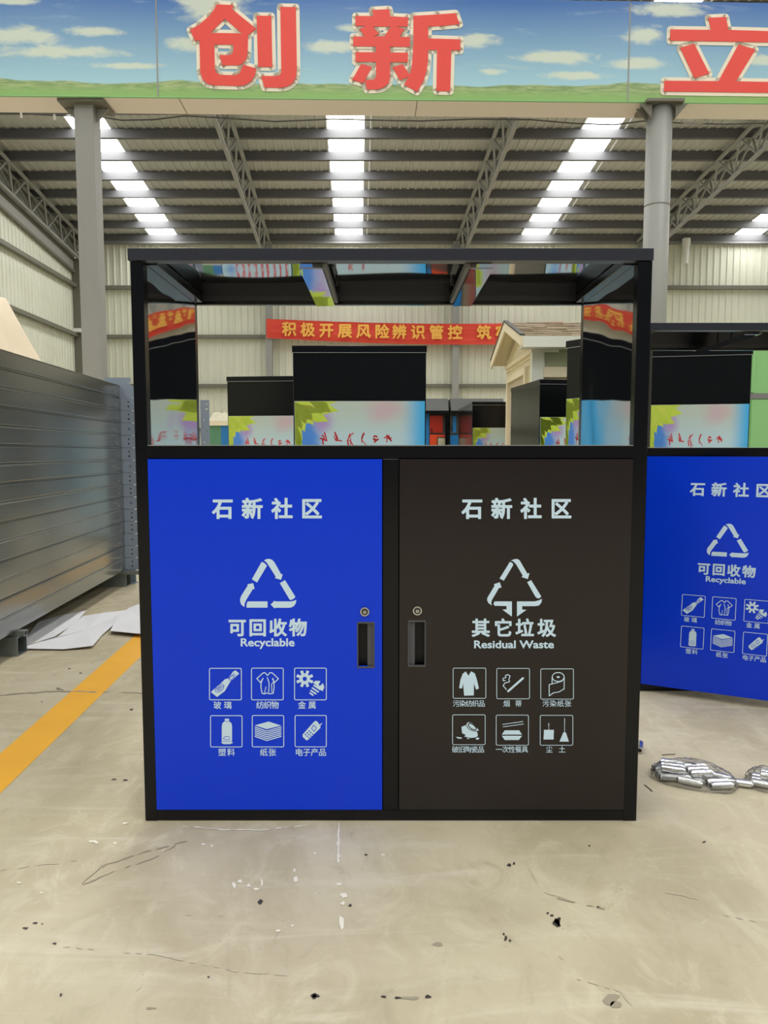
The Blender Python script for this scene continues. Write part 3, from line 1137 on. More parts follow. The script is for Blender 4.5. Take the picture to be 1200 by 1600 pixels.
        for k in range(6):
            strk(4, [(474, 602 + 17.5 * k), (582, 640 + 17.5 * k), (716, 602 + 17.5 * k)], 9.5)
        poly(5, [(1040, 543), (1055, 550), (1083, 585), (1085, 610), (975, 718), (955, 727), (920, 695), (918, 672), (1025, 552)])
        strk(5, [(1078, 592), (1097, 567)], 8)
        cut([(1022, 583), (1048, 608), (1028, 643), (1002, 617)], 6, True)
        for a in range(3):
            for c in range(3):
                C.flat([G(*q) for q in ell(945 + a * 17 + c * 17, 672 + a * 15 - c * 17, 7, 7, 0, 6)], YF - .0003)
    else:
        poly(0, [(165, 80), (190, 122), (215, 80), (250, 100), (270, 160), (288, 240), (262, 252), (242, 192), (240, 305), (150, 308), (140, 192), (130, 240), (103, 238), (115, 160), (135, 105)])
        strk(1, [(562, 266), (700, 145)], 20)
        strk(1, [(545, 250), (515, 215), (530, 190), (575, 178), (568, 155), (580, 125), (558, 110), (535, 120), (542, 138), (515, 145), (515, 168), (535, 165)], 8)
        strk(2, ell(1030, 133, 56, 42), 8, True)
        poly(2, ell(1030, 134, 15, 9))
        strk(2, [(973, 138), (973, 192)], 8)
        strk(2, [(1087, 138), (1065, 172), (1010, 188), (946, 205), (946, 310), (985, 282), (1040, 272), (1086, 244), (1087, 138)], 8)
        poly(3, [(125, 600), (168, 582), (185, 556), (225, 566), (255, 596), (288, 630), (270, 645), (278, 672), (275, 690), (250, 700), (210, 703), (150, 690), (165, 675), (130, 658)])
        cut(ell(226, 598, 44, 20, .62), 9, True)
        cut([(168, 582), (190, 618), (235, 638), (285, 640)], 6)
        for p in ([(72, 693), (132, 700), (125, 711), (90, 709)], [(255, 706), (285, 698), (292, 712), (268, 722)], [(172, 706), (200, 702), (190, 716)]):
            poly(3, p)
        poly(4, [(530, 632), (665, 632), (692, 672), (502, 672)])
        poly(4, [(502, 683), (692, 683), (662, 723), (530, 723)])
        strk(4, [(510, 577), (700, 550)], 6)
        strk(4, [(515, 600), (705, 573)], 6)
        poly(5, [(897, 628), (990, 628), (987, 718), (893, 718)])
        strk(5, [(942, 590), (942, 628)], 4)
        strk(5, [(942, 568), (942, 590)], 7)
        strk(5, [(1090, 520), (1090, 648)], 5)
        poly(5, [(1078, 652), (1102, 652), (1130, 738), (1042, 738)])
    for i in range(6):
        W[i].build(names[i], M['print'], d, fix=False)
    C.build('pictogram_detail', pm, d, fix=False)['kind'] = 'stuff'
    return d, hinge


def make_bin(loc, label):
    r = thing('recycling_bin', loc, label, 'bin', 'double steel recycling bins')
    f = MB()
    t = .034
    B = BD
    zw = 1.0555       # window sill
    zt = 1.5445
    # posts
    f.box(-HW, -HW + t, 0, t, 0, BH - .033); f.box(HW - .0375, HW, 0, t, 0, BH - .033)
    f.box(-HW, -HW + t, B - t, B, 0, BH - .033); f.box(HW - .0375, HW, B - t, B, 0, BH - .033)
    f.box(-.0232, .0215, .001, t, 0.032, 1.02)
    # rails
    f.box(-HW + t, HW - .0375, .0005, t, 0.002, .0325)
    f.box(-HW + t, HW - .0375, .0005, t, 1.0215, zw)
    f.box(-HW + t, HW - .0375, B - t, B, 0.002, .0325)
    f.box(-HW + t, HW - .0375, B - t, B, 1.0215, zw - .003)
    f.box(-HW + t, HW - .0375, B - .022, B - .0005, 1.537, BH - .012)
    f.box(-HW + t, -HW + t + .028, t, B - t, 1.541, BH - .012)
    f.box(HW - .0375 - .028, HW - .0375, t, B - t, 1.541, BH - .012)
    for s0, s1 in ((-HW, -HW + t), (HW - .0375, HW)):
        f.box(s0 + .0005, s1 - .0005, t, B - t, .002, .0325)
        f.box(s0 + .0005, s1 - .0005, t, B - t, 1.0215, zw - .002)
    f.build('frame', M['frame'], r, bevel=.0015)
    c = MB()
    c.box(-HW - .005, HW + .0015, -.004, .036, zt, BH)
    c.box(-HW - .005, HW + .0015, BD - .03, BD + .004, zt + .004, BH)
    c.box(-HW - .005, -HW + .032, .036, BD - .03, zt + .002, BH)
    c.box(HW - .035, HW + .0015, .036, BD - .03, zt + .002, BH)
    c.build('top_rim', M['cap'], r, bevel=.0015)
    bx(-HW + .03, HW - .033, .036, BD - .03, BH - .0115, BH - .007).build('top_panel', M['mirror_top'], r)
    bx(-HW + t - .005, -HW + t, t, B - t, zw - .003, BH - .008).build('side_panel', M['mirror_side_b'], r)
    bx(HW - .0375, HW - .0375 + .005, t, B - t, zw - .003, BH - .008).build('side_panel', M['mirror_side'], r)
    bx(-HW + .002, -HW + .006, t, B - t, zw, BH - .04).build('outer_panel', M['frame'], r)
    bx(HW - .006, HW - .002, t, B - t, zw, BH - .04).build('outer_panel', M['frame'], r)
    bx(-HW + .002, -HW + .006, t, B - t, .033, 1.021).build('outer_panel', M['frame'], r)
    bx(HW - .006, HW - .002, t, B - t, .033, 1.021).build('outer_panel', M['frame'], r)
    bx(-HW + t, HW - .0375, B - .01, B - .006, .033, 1.021).build('back_panel', M['frame'], r)
    bx(-HW + t, HW - .0375, t, B - t, 1.040, 1.045).build('shelf_panel', M['frame'], r)
    bx(-HW + t, HW - .0375, t, B - t, .02, .026).build('bottom_panel', M['frame'], r)
    # thin bright lip on the sill
    bx(-HW + t, HW - .0375, .0, .002, zw, zw + .0018).build('sill_lip', M['slabedge'], r)
    for (xa, xb_) in ((-.249, -.186), (.215, .276)):
        m = MB()
        m.box(xa, xb_, .04, B - .02, BH - .044, BH - .040)
        rl = m.build('rail_strip', M['rail_strip'], r)
        side = MB()
        side.box(xb_ + .001 if xa < 0 else xa - .013, xb_ + .012 if xa < 0 else xa - .001, .04, B - .05, BH - .04, BH - .02)
        side.build('strip_flange', M['steel'], rl)
        for yb in (.12, .34, .48):
            xx = (xb_ + .02) if xa < 0 else (xa - .02)
            MB().tube((xx, yb, BH - .02), (xx, yb, BH - .006), .004, 8).build('screw', M['darkhole'], rl)
    return r


bin1 = make_bin((BC, 2.0, 0), 'front black-framed bin with one blue and one charcoal door')
db, hb_ = make_door('blue')
db.parent = bin1; db.location = (hb_, 0, 0)
dk, hk = make_door('dark')
dk.parent = bin1; dk.location = (hk, 0, 0)


def copy_tree(o, parent):
    c = o.copy(); COL.objects.link(c); c.parent = parent
    for ch in list(o.children):
        copy_tree(ch, c)
    return c


B2 = (1.083 + HW, 3.13, 0)
bin2 = copy_tree(bin1, None)
bin2.location = B2
bin2['label'] = 'second black-framed bin behind, its blue door hanging ajar'
for ch in bin2.children:
    if ch.get('label') == 'blue recyclables door':
        ch.rotation_euler = (0, 0, radians(-27))

# ================================================================ black cabinets with blossom posters
leafm = MB()
rnd = random.Random(5)


def leaf(b, x, z, ang, L, wd, y):
    n = 7
    pts = []
    for k in range(n + 1):
        t = k / n
        pts.append((t * L, wd * sin(pi * t) * (1 + .25 * (k % 2))))
    for k in range(n - 1, 0, -1):
        t = k / n
        pts.append((t * L, -wd * sin(pi * t) * (1 + .25 * (k % 2))))
    b.flat([(max(.002, x + p[0] * cos(ang) - p[1] * sin(ang)), min(1.368, z + p[0] * sin(ang) + p[1] * cos(ang))) for p in pts], y)


for (x, z, a, L, wd) in ((-.02, 1.36, -10, .40, .05), (-.02, 1.34, -24, .34, .05), (-.02, 1.36, -45, .26, .05), (-.01, 1.38, -70, .28, .05), (.01, 1.36, -86, .42, .035),
                         (.12, 1.39, -30, .22, .04), (.0, 1.2, -80, .28, .03), (.2, 1.39, -8, .16, .03), (.0, .78, -60, .2, .05), (.0, .68, -80, .28, .04), (.02, .60, -40, .14, .035), (0, .45, -75, .25, .04)):
    leaf(leafm, x, z, radians(a), L, wd, -.0105)
leaf_me = leafm.mesh('leaf_print', M['leaf'])
br = MB()


def brush_row(z, x0, x1, n, h):
    for k in range(n):
        cx = x0 + (x1 - x0) * (k + .5) / n
        s = (x1 - x0) / n * .26
        for j in range(5):
            a = rnd.uniform(0, pi)
            ox, oz = rnd.uniform(-s * .6, s * .6), rnd.uniform(-h * .32, h * .32)
            L = rnd.uniform(.4, .9) * s
            br.stroke([(cx + ox - L * cos(a), z + oz - L * sin(a) * h / s / 2.4), (cx + ox, z + oz + .004), (cx + ox + L * cos(a), z + oz + L * sin(a) * h / s / 2.4)], rnd.uniform(.006, .013), -.0108)


brush_row(1.06, .2, .84, 6, .10)
brush_row(.86, .15, .85, 9, .10)
brush_row(.22, .15, .85, 9, .09)
brush_row(.08, .2, .8, 8, .06)
brush_me = br.mesh('brush_lettering', M['redbrush'])


def cabinet(loc, rz, width, depth, label, H=1.9, top=1.452):
    r = thing('poster_cabinet', loc, label, 'cabinet', 'black poster cabinets behind the bins', rz)
    bx(0, width, 0, depth, .0, H - .03).build('body', M['black'], r, bevel=.004)
    bx(-.005, width + .005, -.013, depth + .005, H - .055, H).build('lid', M['frame'], r, bevel=.002)
    bx(-.005, width + .005, -.0145, -.011, H - .058, H - .0545).build('lid_edge', M['slabedge'], r)
    p = link('poster', poster_me, r, (.01, 0, top - 1.37))
    p.scale = ((width - .02) / 1.1, 1, 1)
    lf = link('leaf_print', leaf_me, p)
    lt = link('brush_lettering', brush_me, p)
    lt['kind'] = 'stuff'
    return r


poster_me = bx(0, 1.1, -.010, .0, 0, 1.37).mesh('poster', M['poster'])
Yb = 6.1
cabinet((P(458, 600, Yb).x, Yb, 0), 0, 1.09, .75, 'large black poster cabinet centred in the bin opening, its left end overlapping another')
a0 = P(355, 600, 8.65)
cabinet((a0.x, 8.65, 0), radians(-6), 1.0, .75, 'smaller-looking black poster cabinet half hidden behind the centred one', H=1.905)
q = P(738, 640, 12.9)
cabinet((q.x, 12.9, 0), 0, 1.02, 2.4, 'farthest black poster cabinet, beside the orange kiosk')
q = P(843, 640, 8.9)
cabinet((q.x, 8.9, 0), radians(6), 1.0, 1.25, 'deep black poster cabinet below the eave of the little house')
cabinet((1.435, 5.85, 0), radians(-54), .52, .36, 'black poster cabinet turned at an angle, seen at the bin opening corner')
q = P(1014, 600, 6.62)
cabinet((q.x, 6.62, 0), radians(-12), .84, .6, 'black poster cabinet seen through the opening of the second bin', H=1.93)

# ================================================================ little cream house
hs = thing('prefab_house', (2.06, 10.3, 0), 'small cream prefab house with a shingled gable roof', 'house')
HWD, HLN = 2.2, 2.6       # depth (y), length (x)
EZ = 2.52
wl_ = MB(); wl_.prism([[(0, 0), (HWD, 0), (HWD, EZ), (HWD / 2, EZ + .34), (0, EZ)]], 0, .06, lambda x, y, z: (y, x, z))
wl_.build('gable_wall', M['housewall'], hs)
wl_ = MB(); wl_.prism([[(0, 0), (HWD, 0), (HWD, EZ), (HWD / 2, EZ + .34), (0, EZ)]], HLN - .06, HLN, lambda x, y, z: (y, x, z))
wl_.build('gable_wall', M['housewall'], hs)
bx(.06, HLN - .06, 0.0, .06, 0, 2.08).build('front_wall', M['housewall'], hs)
bx(.06, HLN - .06, HWD - .06, HWD, 0, EZ).build('rear_wall', M['housewall'], hs)
bx(.06, HLN - .06, 0.0, .06, 2.47, EZ).build('lintel', M['housewhite'], hs)
bx(-.02, .14, -.03, .10, 0, EZ).build('corner_post', M['housewhite'], hs)
bx(.14, HLN, -.05, .02, 2.06, 2.20).build('sill_board', M['housetrim'], hs)
for k in range(4):
    x0 = .14 + k * .56
    w1 = bx(x0 + .02, x0 + .54, .02, .04, 2.20, 2.48).build('window_pane', M['housepane'], hs)
    bx(x0 - .015, x0 + .02, .0, .05, 2.20, 2.48).build('mullion', M['housewhite'], hs)
bx(.14, .34, -.05, .0, 2.40, 2.46).build('awning_bracket', M['housewhite'], hs)
# door frame on gable wall
MB().prism([[(.35, 0), (1.95, 0), (1.95, 2.25), (.35, 2.25)], [(.45, 0.02), (1.85, 0.02), (1.85, 2.15), (.45, 2.15)]], -.05, 0, lambda x, y, z: (y, x, z)).build('door_frame', M['housetrim'], hs)
bx(-.012, .0, .45, 1.85, .02, 2.15).build('door_leaf', mat('beige panel', (196, 182, 160), .6), hs)
for k in range(9):
    z = 2.25 + k * .09
    if z < EZ - .13:
        bx(-.014, .0, .0, HWD, z, z + .006).build('cladding_groove', M['housetrim'], hs)
bx(-.03, .0, -.02, HWD + .02, EZ - .12, EZ - .06).build('band_board', M['housetrim'], hs)
# roof: two slabs
ov = .30
ex = .20
zr_ = EZ + .40
for s in (-1, 1):
    ye = -ov if s < 0 else HWD + ov
    ym = HWD / 2
    ze = EZ - .02
    MB().prism([[(ye, ze), (ym, zr_), (ym, zr_ + .07), (ye, ze + .07)]], -ex, HLN + ex, lambda x, y, z: (y, x, z)).build('roof_slab', M['housewall'], hs)
    MB().prism([[(ye, ze - .05), (ym, zr_ - .05), (ym, zr_ + .085), (ye, ze + .085)]], -ex - .03, -ex, lambda x, y, z: (y, x, z)).build('barge_board', M['housetrim'], hs)
    MB().prism([[(ye, ze + .085), (ym, zr_ + .085), (ym, zr_ + .11), (ye, ze + .11)]], -ex - .04, -ex + .02, lambda x, y, z: (y, x, z)).build('drip_edge', M['cable'], hs)
    # shingles: overlapping courses of single tabs
    sh = MB()
    n = 8
    for k in range(n):
        t0, t1 = k / n, (k + 1.25) / n
        t1 = min(t1, 1)
        x = -ex
        while x < HLN + ex:
            wd = rnd.uniform(.16, .34)
            x1 = min(x + wd, HLN + ex)
            lift = rnd.uniform(.018, .034)
            ya, yb2 = ye + (ym - ye) * t0, ye + (ym - ye) * t1
            za, zb2 = ze + (zr_ - ze) * t0 + .07, ze + (zr_ - ze) * t1 + .07
            b0 = len(sh.v)
            sh.v += [(x, ya, za), (x1 - .008, ya, za), (x1 - .008, ya, za + lift), (x, ya, za + lift), (x, yb2, zb2 + .004), (x1 - .008, yb2, zb2 + .004)]
            sh.f += [(b0, b0 + 1, b0 + 2, b0 + 3), (b0 + 3, b0 + 2, b0 + 5, b0 + 4), (b0, b0 + 3, b0 + 4), (b0 + 1, b0 + 5, b0 + 2)]
            x = x1
    o = sh.build('shingles', M['shingle'], hs); o['kind'] = 'stuff'
bx(-ex, HLN + ex, -ov - .03, -ov, EZ - .09, EZ + .055).build('eave_board', M['housewhite'], hs)
bx(-ex, HLN + ex, -ov, 0.0, EZ - .08, EZ - .06).build('soffit_board', M['housewhite'], hs)

# ================================================================ kiosks at the back
def kiosk(x0, x1, Y, label, second=False):
    r = thing('recycling_kiosk', (x0, Y, 0), label, 'kiosk', 'grey roofed recycling kiosks')
    W_ = x1 - x0
    z = lambda py: P(600, py, Y).z
    bx(0, W_, .12, 1.2, 0, z(646)).build('body', M['kgrey'], r)
    MB().prism([[(-.1, z(643)), (-.1, z(646)), (1.3, z(646)), (1.3, z(622)), (.15, z(622))]], 0, W_ + .02, lambda x, y, zz: (y, x, zz)).build('canopy', M['kgrey'], r)
    bx(0, W_ + .02, -.12, -.08, z(647), z(642)).build('canopy_edge', M['black'], r)
    u = lambda px: P(px, 670, Y).x - x0
    if not second:
        bx(u(665), u(671), .08, .13, 0.2, z(646)).build('blue_strip', M['kblue'], r)
        bx(u(672), u(699), .08, .13, .2, z(679)).build('lower_panel', M['orange'], r)
        bx(u(671), u(699), .10, .13, z(678), z(648)).build('door_surround', M['kgrey'], r)
        d = bx(u(672), u(692), .06, .13, z(676), z(649)).build('door', M['orange_dark'], r)
        for k in range(2):
            bx(u(673.5), u(676), .05, .062, z(672 + 3.4 * k), z(670 + 3.4 * k)).build('keyhole', M['darkhole'], d)
        bx(u(683.5), u(699), .06, .09, .3, z(683)).build('screen_surround', M['cable'], r)
        bx(u(685), u(697.5), .05, .08, .35, z(684.5)).build('screen', M['foil'], r)
        bx(W_ - .05, W_ + .02, -.02, .10, 0, z(644)).build('corner_post', M['black'], r)
    else:
        bx(u(704), u(714), .09, .13, z(678), z(648)).build('door_surround', M['kgrey'], r)
        bx(u(708), u(713), .06, .12, z(676), z(650)).build('door', M['kblue'], r)
        bx(u(704.2), u(718), .08, .13, .2, z(679.5)).build('lower_panel', M['kblue'], r)
        bx(u(706), u(707), .06, .1, z(673), z(665)).build('handle', M['chrome'], r)
    return r


YK = 16.6
kiosk(P(655, 670, YK).x, P(699, 670, YK).x, YK, 'grey roofed kiosk with orange doors and a small screen')
kiosk(P(704, 670, YK).x, P(786, 670, YK).x, YK, 'grey roofed kiosk with blue doors next to the orange one', True)

# ================================================================ red slogan banner on the back wall
zc0 = Y_BACK - .5
A = P(416, 498, zc0); Bq = P(880, 508, zc0)
rb = thing('slogan_banner', (A.x, zc0, 0), 'long red cloth banner with gold characters on the cream back wall', 'banner')
g = MB()
nx, nz = 60, 4
zt0, zt1 = P(416, 498, zc0).z, P(880, 503, zc0).z
zb0, zb1 = P(416, 528, zc0).z, P(880, 537, zc0).z
Lb = Bq.x - A.x
for i in range(nx + 1):
    t = i / nx
    sag = -.12 * sin(pi * t)
    for j in range(nz + 1):
        u = j / nz
        z = (zb0 + (zb1 - zb0) * t) * (1 - u) + (zt0 + (zt1 - zt0) * t) * u + sag
        y = .03 * sin(u * 9 + t * 5) + .01 * sin(t * 60)
        g.v.append((t * Lb, y, z))
for i in range(nx):
    for j in range(nz):
        k = i * (nz + 1) + j
        g.f.append((k, k + nz + 1, k + nz + 2, k + 1))
g.build('cloth', M['banner'], rb, fix=False, smooth=True)
bt = MB()
items = [('积', 452), ('极', 481), ('开', 510), ('展', 539), ('风', 568), ('险', 597), ('辨', 624), ('识', 653), ('管', 682), ('控', 711), ('筑', 756), ('牢', 785)]


def bm_(px, py, y):
    p = P(px, py, zc0 - .06)
    return (p.x - A.x, y, p.z)


for c, px in items:
    t = (px - 416) / 464
    py = 513.5 + 5.5 * t + 3.0 * sin(pi * t)
    one = MB()
    for q_, (sx, sy) in enumerate(((0, 0), (.8, 0), (-.8, 0), (0, .8), (0, -.8))):
        lay = text_line([(c, px + sx, py + sy)], 23, -.08 - .004 * q_, bm_)
        k0 = len(one.v)
        one.v += lay.v
        one.f += [tuple(k0 + i for i in f_) for f_ in lay.f]
    one.build('character', M['gold'], rb, fix=False)

# ================================================================ things at the back left seen through the opening
YC = 19.0
u = lambda px: P(px, 660, YC).x
z = lambda py: P(600, py, YC).z
cr = thing('green_crate', (u(322), YC, 0), 'green and blue crate with a cream rail, beyond the perforated upright', 'crate')
bx(0, u(345) - u(322), 0, 1.2, 0, z(665)).build('green_side', M['greendark'], cr)
bx(u(345) - u(322), u(372) - u(322), .0, 1.2, 0, z(665)).build('blue_side', M['kblue'], cr)
bx(-.05, u(372) - u(322), -.06, 1.25, z(665), z(658)).build('rail', M['housetrim'], cr)
fo = MB()
nx, ny = 18, 8
W_ = u(372) - u(322)
for i in range(nx + 1):
    for j in range(ny + 1):
        e = sin(pi * j / ny) * min(1, 8 * (i / nx) * (1 - i / nx) + .3)
        fo.v.append((W_ * i / nx, .1 + .95 * j / ny, z(658) + .01 + (z(642) - z(658)) * e * rnd.uniform(.75, 1.05)))
for i in range(nx):
    for j in range(ny):
        k = i * (ny + 1) + j
        fo.f.append((k, k + ny + 1, k + ny + 2, k + 1))
wrap = fo.build('crumpled_wrap', M['foil'])
wrap.location = (u(322), YC, 0)
tag(wrap, 'crumpled pale wrapping heaped on top of the green crate', 'wrapping')
wrap.name = 'packing_wrap'


# perforated upright
def plate_mesh(w, h, t, holes, name, material):
    loops = [[(0, 0), (w, 0), (w, h), (0, h)]]
    for (cx, cz, r) in holes:
        loops.append([(cx + r * cos(2 * pi * k / 8), cz + r * sin(2 * pi * k / 8)) for k in range(8)])
    return MB().prism(loops, 0, t).mesh(name, material)


YU = 5.75
x0 = P(313, 650, YU).x; x1 = P(327, 650, YU).x
hU = P(320, 625, YU).z
up = thing('perforated_upright', (x0, YU, 0), 'slim grey steel upright with bolt holes, inside the bin opening', 'post')
hol = [((x1 - x0) * .7, hU - .03 - .0, .006)] + [((x1 - x0) * (.35 if k % 2 else .7), hU - .07 - .085 * k, .008) for k in range(14)]
link('flange', plate_mesh(x1 - x0, hU, .006, hol, 'flange', M['plate']), up)
bx(0, .006, .006, .08, 0, hU).build('web', M['plate'], up)
bx(-.03, x1 - x0 + .03, -.04, .1, 0, .012).build('foot_plate', M['plate'], up)

# ================================================================ stack of grey steel panels
NS = 15
SZ0, SH = .128, .0940
tilt = -.0657
yN, yF = 1.9, 5.63
slabs = []


def slab_parts(root, L, ww, h, seed):
    rr = random.Random(seed)
    # folded tray: skin with returned lips
    b = MB()
    e = .004
    b.box(-ww, 0, 0, L, h * .10, h - .003)
    b.build('skin', M['slab'], root, bevel=.004)
    bx(-ww, .0025, 0.0, L, h - .0028, h - .0006).build('folded_edge', M['slabedge' if seed % 2 == 0 else 'slab'], root)
    bx(-.003 - ww * .999, -.006, .001, L - .001, 0.0, h * .10).build('shadow_lip', M['slab'], root)


ords = ['topmost', 'second from the top', 'third from the top', 'fourth from the top', 'fifth from the top', 'sixth from the top', 'seventh from the top', 'middle one',
        'seventh from the bottom', 'sixth from the bottom', 'fifth from the bottom', 'fourth from the bottom', 'third from the bottom', 'second from the bottom', 'lowest']
for k in range(NS):
    zz = SZ0 + SH * (NS - 1 - k)
    off = random.uniform(-.004, .004)
    endx = -1.997 + off
    L = yF - yN
    nx_ = endx - tilt * L
    ent = 'the' if k else 'the'
    r = thing('steel_panel', (nx_, yN, zz), 'glossy grey folded steel panel, %s of the tall stack' % ords[k], 'panel', 'stacked grey steel panels', rz=math.atan(-tilt))
    slab_parts(r, L / cos(math.atan(tilt)), .9, SH, k)
    # end flange with bolt holes, facing down the hall
    hh = SH - .004
    pm_ = plate_mesh(.122 + random.uniform(-.008, .006), hh, .005, [(.055, hh * .32, .007), (.055, hh * .70, .006)] if k % 3 else [(.058, hh * .5, .009)], 'end_flange', M['plate'])
    link('end_flange', pm_, r, (-.0, L / cos(math.atan(tilt)) + .002, .002))
    for (za) in (hh * .3, hh * .72):
        MB().tube((.055, L + .011, za), (.055, L + .016, za), .010, 8).build('bolt_head', M['darkhole'], r)
    for ys in (.03, ):
        bx(.0005, .0035, L - .12, L - .10, SH * .3, SH * .42).build('rivet', M['slabedge'], r)

tp = P(166, 592, 5.9)
tpl = thing('loose_plate', (P(163, 600, 5.75).x, 5.76, 0), 'flat blue grey plate standing upright behind the panel stack end', 'plate')
link('sheet', plate_mesh(P(203, 600, 5.8).x - P(163, 600, 5.8).x, P(190, 590, 5.76).z, .006, [(.19, P(190, 598, 5.76).z, .007)], 'sheet', M['plate']), tpl)
bx(.0, .2, -.03, .05, 0, .01).build('foot', M['plate'], tpl)


def square_tube(name, loc, L, w, h, material, label, rz=0.0):
    r = thing(name, loc, label, 'support', 'square tubes under the panel stack', rz)
    o = MB()
    t = .004
    o.prism([[(-w / 2, 0), (w / 2, 0), (w / 2, h), (-w / 2, h)], [(-w / 2 + t, t), (w / 2 - t, t), (w / 2 - t, h - t), (-w / 2 + t, h - t)]], -L, 0, lambda x, y, z: (y, x, z))
    o.build('tube', material, r)
    return r


sb1 = square_tube('support_tube', (-1.862, 3.72, 0), 1.0, .10, .098, M['galv'], 'square grey tube under the near end of the panel stack')
sb2 = square_tube('support_tube', (-1.985, 5.66, 0), 1.0, .10, .098, M['galv'], 'square grey tube under the far end of the panel stack')
for r_, xx, yy2, lab in ((sb1, -1.835, 3.71, 'thin flat spacer bar lying on the near support tube'), (sb2, -1.87, 5.60, 'thin flat spacer bar lying on the far support tube')):
    r = thing('spacer_bar', (xx, yy2, .099), lab, 'bar')
    bx(-1.0, 0, -.02, .02, 0, .028).build('bar', M['galv'], r)
    bx(-.012, .0005, -.016, .016, .004, .024).build('open_end', M['darkhole'], r)

# white sheets on the floor under the stack
def sheet(pxs, zoff, label, name='white_sheet', lift=.012):
    pts = [P(a, b, Z=0.0) for a, b in pxs]
    c = sum((Vector((p.x, p.y, 0)) for p in pts), Vector()) / len(pts)
    b = MB()
    n = len(pts)
    top = []
    for k, p in enumerate(pts):
        top.append((p.x - c.x, p.y - c.y, zoff + (lift if k % 2 else .002)))
    b.v = [(0, 0, zoff + .004)] + top + [(0, 0, zoff + .002)] + [(x, y, z - .002) for (x, y, z) in top]
    for k in range(n):
        j = (k + 1) % n
        b.f.append((0, 1 + k, 1 + j))
        b.f.append((n + 1, n + 2 + j, n + 2 + k))
        b.f.append((1 + k, n + 2 + k, n + 2 + j, 1 + j))
    o = b.build(name, M['paper'])
    o.location = (c.x, c.y, 0)
    tag(o, label, 'sheet', 'white sheets on the floor')
    return o


sheet([(28, 1012), (60, 975), (95, 962), (135, 957), (118, 975), (85, 998), (60, 1003)], .001, 'white sheet on the floor nearest to the support tube')
sheet([(28, 1016), (90, 1000), (130, 965), (160, 962), (202, 955), (181, 978), (160, 994), (145, 1014), (100, 1017)], .008, 'middle white sheet on the floor, largest of the scattered ones', lift=.01)
sheet([(172, 992), (183, 974), (202, 955), (225, 948), (262, 945), (262, 1000), (212, 996)], .022, 'white sheet on the floor that slips behind the blue-doored bin', lift=.008)

# cream tarp cone
tc_ = MB()
rings, seg = 9, 40
cx, cy = -3.72, 7.0
for i in range(rings + 1):
    t = i / rings
    for k in range(seg):
        a = 2 * pi * k / seg
        rad = .18 + (1.45 - .18) * t ** 1.05
        rad *= 1 + (.05 + .08 * t) * sin(a * 7 + 1.3) + .03 * sin(a * 13)
        tc_.v.append((rad * cos(a), rad * sin(a) * .7, 2.45 * (1 - t) + .0 + .03 * sin(a * 3) * (1 - t)))
for i in range(rings):
    for k in range(seg):
        j = (k + 1) % seg
        tc_.f.append((i * seg + k, i * seg + j, (i + 1) * seg + j, (i + 1) * seg + k))
tc_.v.append((0, 0, 2.50))
for k in range(seg):
    tc_.f.append((k, (k + 1) % seg, len(tc_.v) - 1))
tarp = tc_.build('covered_heap', M['tarp'], None, (cx, cy, 0), smooth=True)
tag(tarp, 'pointed heap draped in a cream tarpaulin behind the grey panels', 'tarpaulin')

# ================================================================ far right
YG = 8.2
gx = P(1170, 650, YG).x
gc = thing('green_cabinet', (gx, YG, 0), 'pale green painted cabinet beyond the second bin', 'cabinet')
bx(0, 1.8, 0, .6, 0, 2.30).build('body', M['green'], gc, bevel=.006)
zg = P(1185, 619, YG).z
bx(.0, 1.8, -.012, 0, zg - .03, zg + .03).build('crossbar', M['steel'], gc)
bx(.02, .9, -.014, 0, .1, zg - .04).build('door', M['green'], gc)
bx(.91, 1.78, -.014, 0, .1, zg - .04).build('door', M['green'], gc)
bx(.01, .04, -.02, 0, zg + .04, 2.28).build('post', M['green'], gc)
ys = thing('yellow_board', (P(1086, 545, 12).x, 12, 0), 'tall yellow board whose top edge shows above the second bin cabinet', 'board')
bx(0, .58, 0, .04, .1, 2.74).build('panel', M['yellowsign'], ys)
bx(.05, .53, -.1, .14, 0, .1).build('base', M['steel'], ys)

# ================================================================ small metal parts on the floor at the right
CR, CL = .0115, .062


def cylinder_mesh():
    b = MB()
    b.tube((-CL / 2, 0, 0), (CL / 2, 0, 0), CR, 16, cap=False)
    b.tube((-CL / 2 - .003, 0, 0), (-CL / 2, 0, 0), CR * .82, 16, cap=False)
    b.tube((CL / 2, 0, 0), (CL / 2 + .006, 0, 0), CR * .55, 12, cap=False)
    for (xx, rr) in ((-CL / 2, CR), (CL / 2, CR), (-CL / 2 - .003, CR * .82), (CL / 2 + .006, CR * .55)):
        b.quad(*[(xx, rr * cos(2 * pi * k / 16), rr * sin(2 * pi * k / 16)) for k in range(16)])
    me = b.mesh('hinge_cylinder', M['cyl'])
    for p in me.polygons:
        p.use_smooth = len(p.vertices) == 4
    return me


cyl_me = cylinder_mesh()
tip_me = MB().tube((-CL / 2 - .0045, 0, 0), (-CL / 2 - .003, 0, 0), CR * .6, 12).mesh('end_socket', M['darkhole'])


def cyl(x, y, z, a, label, group):
    o = link('hinge_cylinder', cyl_me, None, (x, y, z), (0, 0, a))
    link('end_socket', tip_me, o)
    tag(o, label, 'metal part', group)
    return o


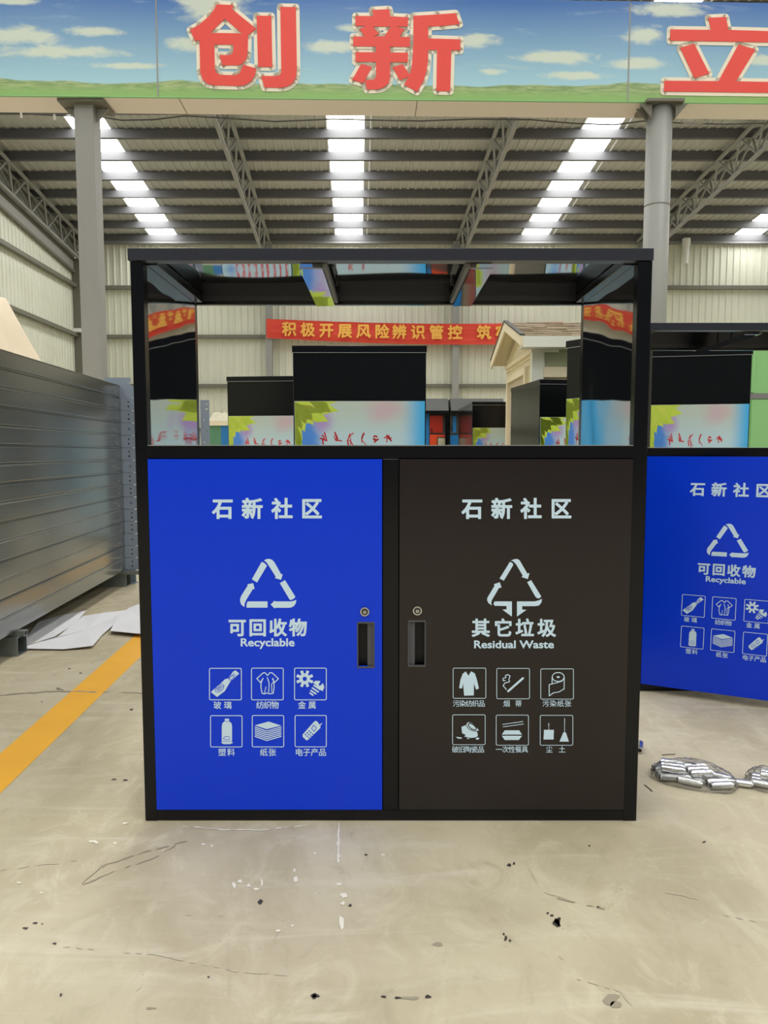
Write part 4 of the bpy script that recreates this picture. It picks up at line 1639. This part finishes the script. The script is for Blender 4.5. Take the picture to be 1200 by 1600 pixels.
def bag(cx, cy, n_rows, label, lab2, seed, ax, ay, rot):
    rr = random.Random(seed)
    ca, sa = cos(rot), sin(rot)
    sp = CR * 2.15
    for lay, rows in enumerate(n_rows):
        for (u_, v_, da) in rows:
            X = cx + u_ * ca - v_ * sa
            Y = cy + u_ * sa + v_ * ca
            cyl(X, Y, CR + .0006 + lay * CR * 2.05, rot + da, lab2, 'metal cylinders in a plastic bag')
    b = MB()
    nu, nv = 40, 14
    for j in range(nv + 1):
        ph = pi / 2 * j / nv
        for i in range(nu):
            t = 2 * pi * i / nu
            r = 1 + .07 * sin(3 * t + seed) + rr.uniform(-.05, .05)
            u_ = ax * r * cos(t) * (cos(ph) ** .55 if j < nv else 0)
            v_ = ay * r * sin(t) * (cos(ph) ** .55 if j < nv else 0)
            zz = .001 + .053 * sin(ph) ** .8 * rr.uniform(.92, 1.05) if j else .0008
            b.v.append((u_ * ca - v_ * sa, u_ * sa + v_ * ca, zz))
    for j in range(nv):
        for i in range(nu):
            k = (i + 1) % nu
            b.f.append((j * nu + i, j * nu + k, (j + 1) * nu + k, (j + 1) * nu + i))
    o = b.build('plastic_bag', M['film'], None, (cx, cy, 0), smooth=False)
    tag(o, label, 'bag')
    return o


c1 = P(1083, 1219, Z=0.0)
s_ = .0252
def cluster(cu, cv, a, n):
    out = []
    for k in range(n):
        d = (k - (n - 1) / 2) * s_
        out.append((cu - d * sin(a), cv + d * cos(a), a))
    return out


lay0 = cluster(-.078, .0, .35, 4) + cluster(-.002, .006, -.12, 5) + cluster(.075, -.022, .5, 2) + cluster(.078, .032, -.2, 1)
lay1 = cluster(-.062, .0, .1, 3) + cluster(.012, .002, .45, 3)
bag(c1.x, c1.y, [lay0, lay1], 'clear plastic bag full of metal cylinders beside the dark end of the front bin', 'silver metal cylinder packed inside the fuller clear plastic bag', 3, .125, .082, -.42)
c2 = P(1213, 1230, Z=0.0)
bag(c2.x, c2.y, [[(-.035, -s_, 0), (-.035, 0, 0), (-.035, s_, 0), (.04, -s_, 0), (.04, 0, 0), (.04, s_, 0)], [(-.01, -.5 * s_, 0), (-.01, .5 * s_, 0)]],
    'clear plastic bag of cylinders cut off at the picture edge', 'silver metal cylinder inside the bag at the picture edge', 8, .095, .06, -.5)
cl1 = P(1156, 1229, Z=0.0)
cyl(cl1.x, cl1.y, CR + .0005, -.35, 'single loose silver cylinder lying between the two plastic bags', 'loose metal cylinders')
c3 = P(1000, 1172, Z=0.0)
cyl(c3.x, c3.y, CR + .0005, 1.2, 'silver cylinder end peeping out behind the foot of the front bin', 'loose metal cylinders')
for (a, b, lab) in (((1007, 1227), (1019, 1237), 'short dark wire offcut on the floor near the front bin foot'), ((1158, 1220), (1175, 1232), 'thin reddish wire offcut beside the loose cylinder'),
                    ((1043, 1190), (1064, 1189), 'dark wire offcut on the floor behind the fuller bag')):
    p, q = P(*a, Z=0.0), P(*b, Z=0.0)
    mid = (p + q) / 2
    dv = (q - p) / 2
    if 'behind' in lab:
        mid.y += .05
    o = MB().path([(-dv.x, -dv.y, .002), (0, 0.001, .0024), (dv.x, dv.y, .002)], .0014, 6).build('wire_offcut', M['wire'], None, (mid.x, mid.y, 0))
    tag(o, lab, 'wire')
